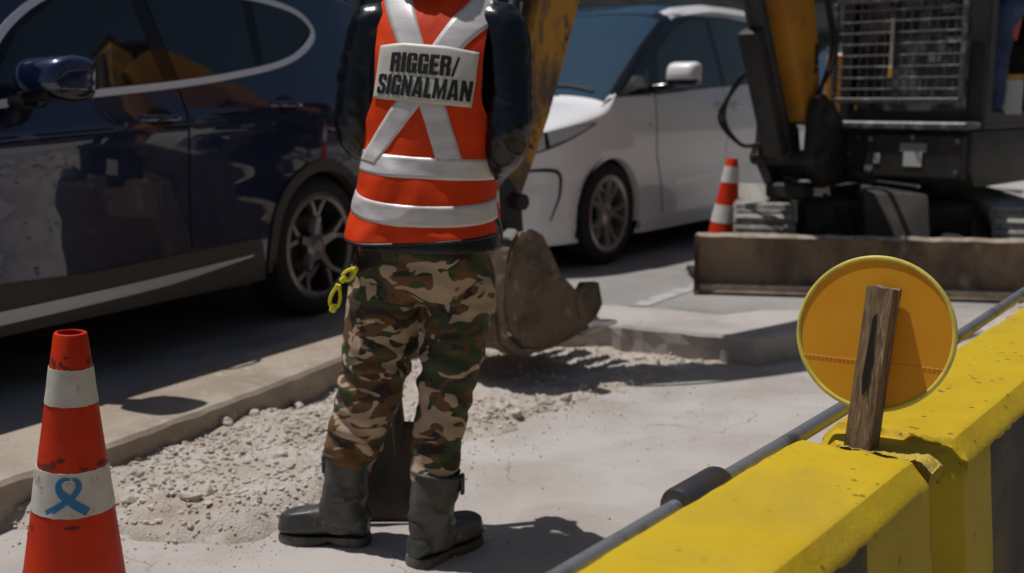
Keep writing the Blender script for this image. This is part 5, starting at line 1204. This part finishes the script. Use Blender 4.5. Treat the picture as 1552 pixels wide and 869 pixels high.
# rubber boots
def boot(ank, top, yaw, name):
    d = Vector((math.cos(yaw), math.sin(yaw), 0)); s = Vector((-d.y, d.x, 0)); h = Vector((ank.x, ank.y, 0))
    sh = [h + d * .012 + Vector((0, 0, .04)), h + d * .006 + Vector((0, 0, .10)), h + (top - h) * .55 * Vector((1, 1, 0)).length / 1.4142 if False else Vector((h.x * .55 + top.x * .45, h.y * .55 + top.y * .45, .17)), top]
    P = spline(sh, 6); rr = np.interp(np.linspace(0, 1, len(P)), [0, .33, .66, 1], [.056, .055, .064, .069]); parts = [tube_vf(P, [float(x) for x in rr], 28)]
    fr = []
    for x, w, hh, z in ((-.068, .026, .045, .045), (-.05, .040, .060, .058), (0, .044, .066, .062), (.045, .046, .056, .055), (.085, .049, .047, .050), (.12, .052, .048, .050), (.152, .051, .045, .048), (.178, .040, .036, .042), (.194, .020, .020, .036)):
        fr.append([h + d * x + s * (w * math.cos(t)) + Vector((0, 0, z + hh * math.sin(t) * (1 if math.sin(t) > 0 else .55))) for t in np.linspace(0, 2 * PI, 25)[:-1]])
    parts.append(rings_vf(fr))
    def bw(p, n): return .012 * (1 - 2.2 * abs(noise.noise(Vector((p.x * 6, p.y * 6, p.z * 26))))) * sstep(.19, .13, p.z) * sstep(.05, .09, p.z) + .004 * noise.noise(p * 13) + .0015 * noise.noise(p * 45)
    b = link('boot', blob(parts, .006, 5, bw, 'boot'), MATS['boot_rubber'], worker, True)
    so_ = MB(); out = []
    for x, w in ((-.072, .017), (-.063, .034), (-.04, .043), (0, .043), (.04, .042), (.085, .049), (.125, .052), (.16, .047), (.182, .032), (.194, .013)): out.append((x, w))
    per = [h + d * x + s * w for x, w in out] + [h + d * x - s * w for x, w in out[::-1]]; n = len(per)
    def arch(p): q = (p - h).dot(d); return .014 * math.exp(-((q - .035) / .03) ** 2)
    vv = [p + Vector((0, 0, arch(p) + .001)) for p in per] + [p + Vector((0, 0, .013)) for p in per] + [h + (p - h) * .975 + Vector((0, 0, .026)) for p in per]
    ff = [tuple(range(n))] + [(i, (i + 1) % n, n + (i + 1) % n, n + i) for i in range(n)] + [(n + i, n + (i + 1) % n, 2 * n + (i + 1) % n, 2 * n + i) for i in range(n)] + [tuple(2 * n + i for i in range(n - 1, -1, -1))]
    so_.raw(vv, ff).build('sole', MATS['boot_sole'], b, True, 50)
    t = (P[-1] - P[-2]).normalized(); a = t.orthogonal().normalized(); c = t.cross(a)
    MB().tube([top + a * (.0705 * math.cos(q)) + c * (.0705 * math.sin(q)) - t * .006 for q in np.linspace(0, 2 * PI, 33)], .0045, 8, False).build('top_band', MATS['boot_rubber'], b)
    MB().lathe([(.001, 0), (.064, 0), (.064, .003), (.001, .003)], 28, 'Z', Matrix.Translation(top - t * .0) ).build('boot_opening', MATS['door_gap'], b)
    MB().box(top + Vector((-.069 if yaw > 1.5 else .069, -.012, -.03)), (.012, .03, .055), bev=.004).build('pull_tab', MATS['boot_rubber'], b)
    return b
boot(Vector((-.472, 3.02, 0)), Vector((-.458, 3.035, .262)), R(172), 'boot')
boot(Vector((-.222, 2.895, 0)), Vector((-.203, 2.915, .243)), R(50), 'boot')

# shovel standing in front of the worker
M('shovel_steel', (.085, .068, .055), .6, .3, col2=(.05, .04, .034), scale=7, col3=(.20, .17, .14), scale3=9, lo3=.6, hi3=.8, bump=.3, bscale=40); M('shaft_wood', (.30, .19, .09), .6)
shv = empty('shovel', (-.335, 3.16, 0)); tag(shv, 'square mouthed steel shovel standing upright between the worker\'s boots', 'shovel')
v = []; f = []
for i in range(13):
    for j in range(15):
        x = -.14 + .28 * i / 12; z = .0 + .30 * j / 14; edge = (abs(x) / .14) ** 3; y = -.018 * edge * (1 - .6 * (1 - z / .30)) + .03 * (z / .30) ** 2; v.append((x * (1 - .06 * sstep(.2, .3, z)), y, z + .004 - .02 * edge * (j == 14)))
for i in range(12):
    for j in range(14): f.append((i * 15 + j, (i + 1) * 15 + j, (i + 1) * 15 + j + 1, i * 15 + j + 1))
bl_ = MB().raw(v, f).build('blade', MATS['shovel_steel'], shv, True, 50); m_ = bl_.modifiers.new('t', 'SOLIDIFY'); m_.thickness = .003
top_h = TW(-.005, .245, .955) - Vector((-.335, 3.16, 0))
MB().tube([(0, .02, .20), (0, .028, .30), (-.008, .04, .38)], [.012, .020, .019], 14).build('socket', MATS['shovel_steel'], shv)
MB().tube([(-.006, .038, .36), (-.012, .06, .55), (.03, .075, .8), (top_h.x, top_h.y, top_h.z - .06)], .0155, 14).build('shaft', MATS['shaft_wood'], shv)
for s_ in (-1, 1): MB().tube([(top_h.x, top_h.y, top_h.z - .08), (top_h.x + s_ * .045, top_h.y, top_h.z - .04), (top_h.x + s_ * .05, top_h.y, top_h.z)], .011, 10).build('yoke', MATS['shaft_wood'], shv)
MB().tube([(top_h.x - .055, top_h.y, top_h.z), (top_h.x + .055, top_h.y, top_h.z)], .014, 12).build('grip', MATS['shaft_wood'], shv)
# yellow glove clip hanging from the waistband
M('clip_yellow', (.75, .68, .02), .45)
gc = empty('glove_clip', (-.437, 2.965, .822)); tag(gc, 'bright yellow plastic glove clip hanging at the worker\'s left hip', 'clip')
def clip_half(c, L_, w, ang):
    Rm = Matrix.Rotation(ang, 3, 'Y'); pts = []
    for (x, z) in ((-.25, 1), (-.55, .7), (-1, .1), (-.95, -.55), (-.55, -.8), (.55, -.8), (.95, -.55), (1, .1), (.55, .7), (.25, 1)): pts.append(Vector(c) + Rm @ Vector((x * w, 0, z * L_)))
    MB().tube(spline(pts, 3), .0048, 8).build('clip_frame', MATS['clip_yellow'], gc)
    p = Vector(c) + Rm @ Vector((0, 0, L_)); q = Vector(c) + Rm @ Vector((0, 0, -L_ * .95))
    MB().box(p, (w * 1.3, .014, .016), Rm, bev=.003).build('hinge', MATS['clip_yellow'], gc); MB().box(q, (w * 1.5, .016, .022), Rm, bev=.004).build('jaw', MATS['clip_yellow'], gc)
clip_half((.002, 0, -.045), .022, .011, R(50)); clip_half((-.036, -.005, -.108), .031, .0125, R(14))
MB().tube(spline([(.02, .01, .03), (.024, .0, .0), (.022, 0, -.03)], 5), .004, 8).build('strap', MATS['rubber'], gc)
MB().tube([(-.022, 0, -.062), (-.035, -.003, -.082)], .0035, 8).build('joint_cord', MATS['rubber'], gc)

# ------------------------------------------------------------------ machine operator (only the legs show through the cab side)
M('jeans', (.016, .035, .085), .8, col2=(.035, .065, .13), scale=6, bump=.4, bscale=30)
def UW(x, y, z): q = Um @ Vector((x, y, 0)); return Vector((2.38 + q.x, 7.42 + q.y, z + RZ))
opp = [limb([UW(.40, -.30, 1.42), UW(.40, -.34, 1.7), UW(.40, -.36, 1.92)], [.14, .15, .10], 20)]
opp.append(tube_vf([UW(.40, -.36, 1.9), UW(.40, -.33, 2.05)], [.055, .05], 14)); opp.append(rings_vf([[UW(.40 + a * .085 * k, -.30 + b * .10 * k, 2.14 + zz) for a, b in [(math.cos(t), math.sin(t)) for t in np.linspace(0, 2 * PI, 19)[:-1]]] for zz, k in ((-.11, .5), (-.06, .85), (0, 1), (.06, .95), (.11, .6), (.125, .2))]))
for s_ in (-1, 1):
    x = .40 + s_ * .15; xk = (.40 - .22) if s_ < 0 else .80
    opp.append(limb([UW(x, -.28, 1.44), UW(xk, .02, 1.62 if s_ > 0 else 1.5), UW(xk, .12, 1.56 if s_ > 0 else 1.46), UW(xk, .16, 1.2), UW(xk, .22, 1.0)], [.075, .062, .05, .045, .035]))
    opp.append(limb([UW(.40 + s_ * .19, -.34, 1.86), UW(.40 + s_ * .26, -.22, 1.62), UW(.40 + s_ * .28, .10, 1.70)], [.05, .04, .03])); opp += hand(UW(.40 + s_ * .28, .10, 1.70), Um.to_3x3() @ Vector((0, 1, .1)), Vector((0, 0, 1)), s_)
    opp.append(limb([UW(xk, .20, .99), UW(xk, .30, 1.0)], [.04, .035]))
op = link('person', blob(opp, .008, 4, None, 'person'), MATS['skin'], None, True); tag(op, 'machine operator in dark blue trousers sitting in the excavator cab', 'person')
jp = [rings_vf([[UW(.40 + a * .19 * k, -.28 + b * .15 * k, zz) for a, b in [(math.cos(t), math.sin(t)) for t in np.linspace(0, 2 * PI, 21)[:-1]]] for zz, k in ((1.36, .8), (1.42, 1), (1.52, .95))])]
for s_ in (-1, 1):
    x = .40 + s_ * .13; xk = (.40 - .24) if s_ < 0 else .80; kz_ = .12 if s_ > 0 else 0.; jp.append(limb([UW(x, -.28, 1.45), UW(xk, -.02, 1.52 + kz_), UW(xk, .10, 1.50 + kz_), UW(xk, .15, 1.36), UW(xk, .18, 1.04)], [.095, .092, .085, .078, .07], 18, 5))
link('jeans', blob(jp, .010, 4, lambda p, n: .006 * noise.noise(p * 14) + .004 * noise.noise(p * 30), 'jeans'), MATS['jeans'], op, True)
sp_ = [limb([UW(.40, -.29, 1.46), UW(.40, -.34, 1.7), UW(.40, -.36, 1.93)], [.175, .18, .11], 22)]
for s_ in (-1, 1): sp_.append(limb([UW(.40 + s_ * .17, -.35, 1.87), UW(.40 + s_ * .27, -.22, 1.62), UW(.40 + s_ * .28, .04, 1.69)], [.07, .058, .045]))
link('shirt', blob(sp_, .010, 4, lambda p, n: .006 * noise.noise(p * 14), 'shirt'), MATS['dark_shirt'], op, True)

# ------------------------------------------------------------------ buildings on both sides of the street
M('facade_grey', (.16, .16, .16), .8, col2=(.11, .11, .11), scale=.6); M('facade_pale', (.36, .35, .335), .8, col2=(.28, .27, .255), scale=.5); M('facade_dark', (.05, .052, .055), .6); M('canopy', (.42, .43, .42), .6)
M('building_glass', (.02, .032, .034), .08, spec=.6)
def building(name, p0, ang, length, depth, height, wall, label, rows, cols, canopy=None, wz0=1.2):
    b = empty(name, (p0[0], p0[1], 0), ang); tag(b, label, 'building')
    MB().box((length / 2, depth / 2, height / 2), (length, depth, height)).build('wall', wall, b)
    dx = length / cols; dz = (height - wz0) / rows; w_me = None
    for r in range(rows):
        for c in range(cols):
            if w_me is None:
                w = MB().box((0, 0, 0), (dx * .78, .12, dz * .62), bev=.01).build('window', MATS['building_glass'], b); w_me = w.data
                fm = MB()
                for s in (-1, 1): fm.box((s * dx * .40, -.05, 0), (.09, .12, dz * .66)); fm.box((0, -.05, s * dz * .32), (dx * .74, .10, .08))
                fr = fm.build('frame', MATS['facade_dark'], w); f_me = fr.data
            else:
                w = bpy.data.objects.new('window', w_me); COL.objects.link(w); w.parent = b; fr = bpy.data.objects.new('frame', f_me); COL.objects.link(fr); fr.parent = w
            w.location = ((c + .5) * dx, -.03, wz0 + (r + .5) * dz)
    MB().box((length / 2, depth / 2, height + .15), (length + .3, depth + .3, .3)).build('parapet', wall, b)
    if canopy: MB().box((length / 2, -canopy / 2, 3.6), (length * .8, canopy, .22), Matrix.Rotation(R(4), 3, 'X'), bev=.03).build('canopy', MATS['canopy'], b)
    return b
ld = (math.cos(R(58)), math.sin(R(58)))
building('office_building', (-16.5 , -2.0), R(58), 46, 8, 9, MATS['facade_grey'], 'grey office block beyond the cars on the far side of the street', 3, 16)
building('reflected_building', (13.5 + 30 * ld[0], -14 + 30 * ld[1] + 8), R(58 + 180), 44, 10, 7.5, MATS['facade_pale'], 'unseen pale building with a canopy on the near side of the street, shaped for the car reflections', 2, 14, 3.0)  # out of view; added for car reflections, pale walls tuned for bounce light
building('tower_building', (2.0, 42), R(0), 40, 10, 16, MATS['facade_grey'], 'distant grey block closing the end of the street', 5, 14)
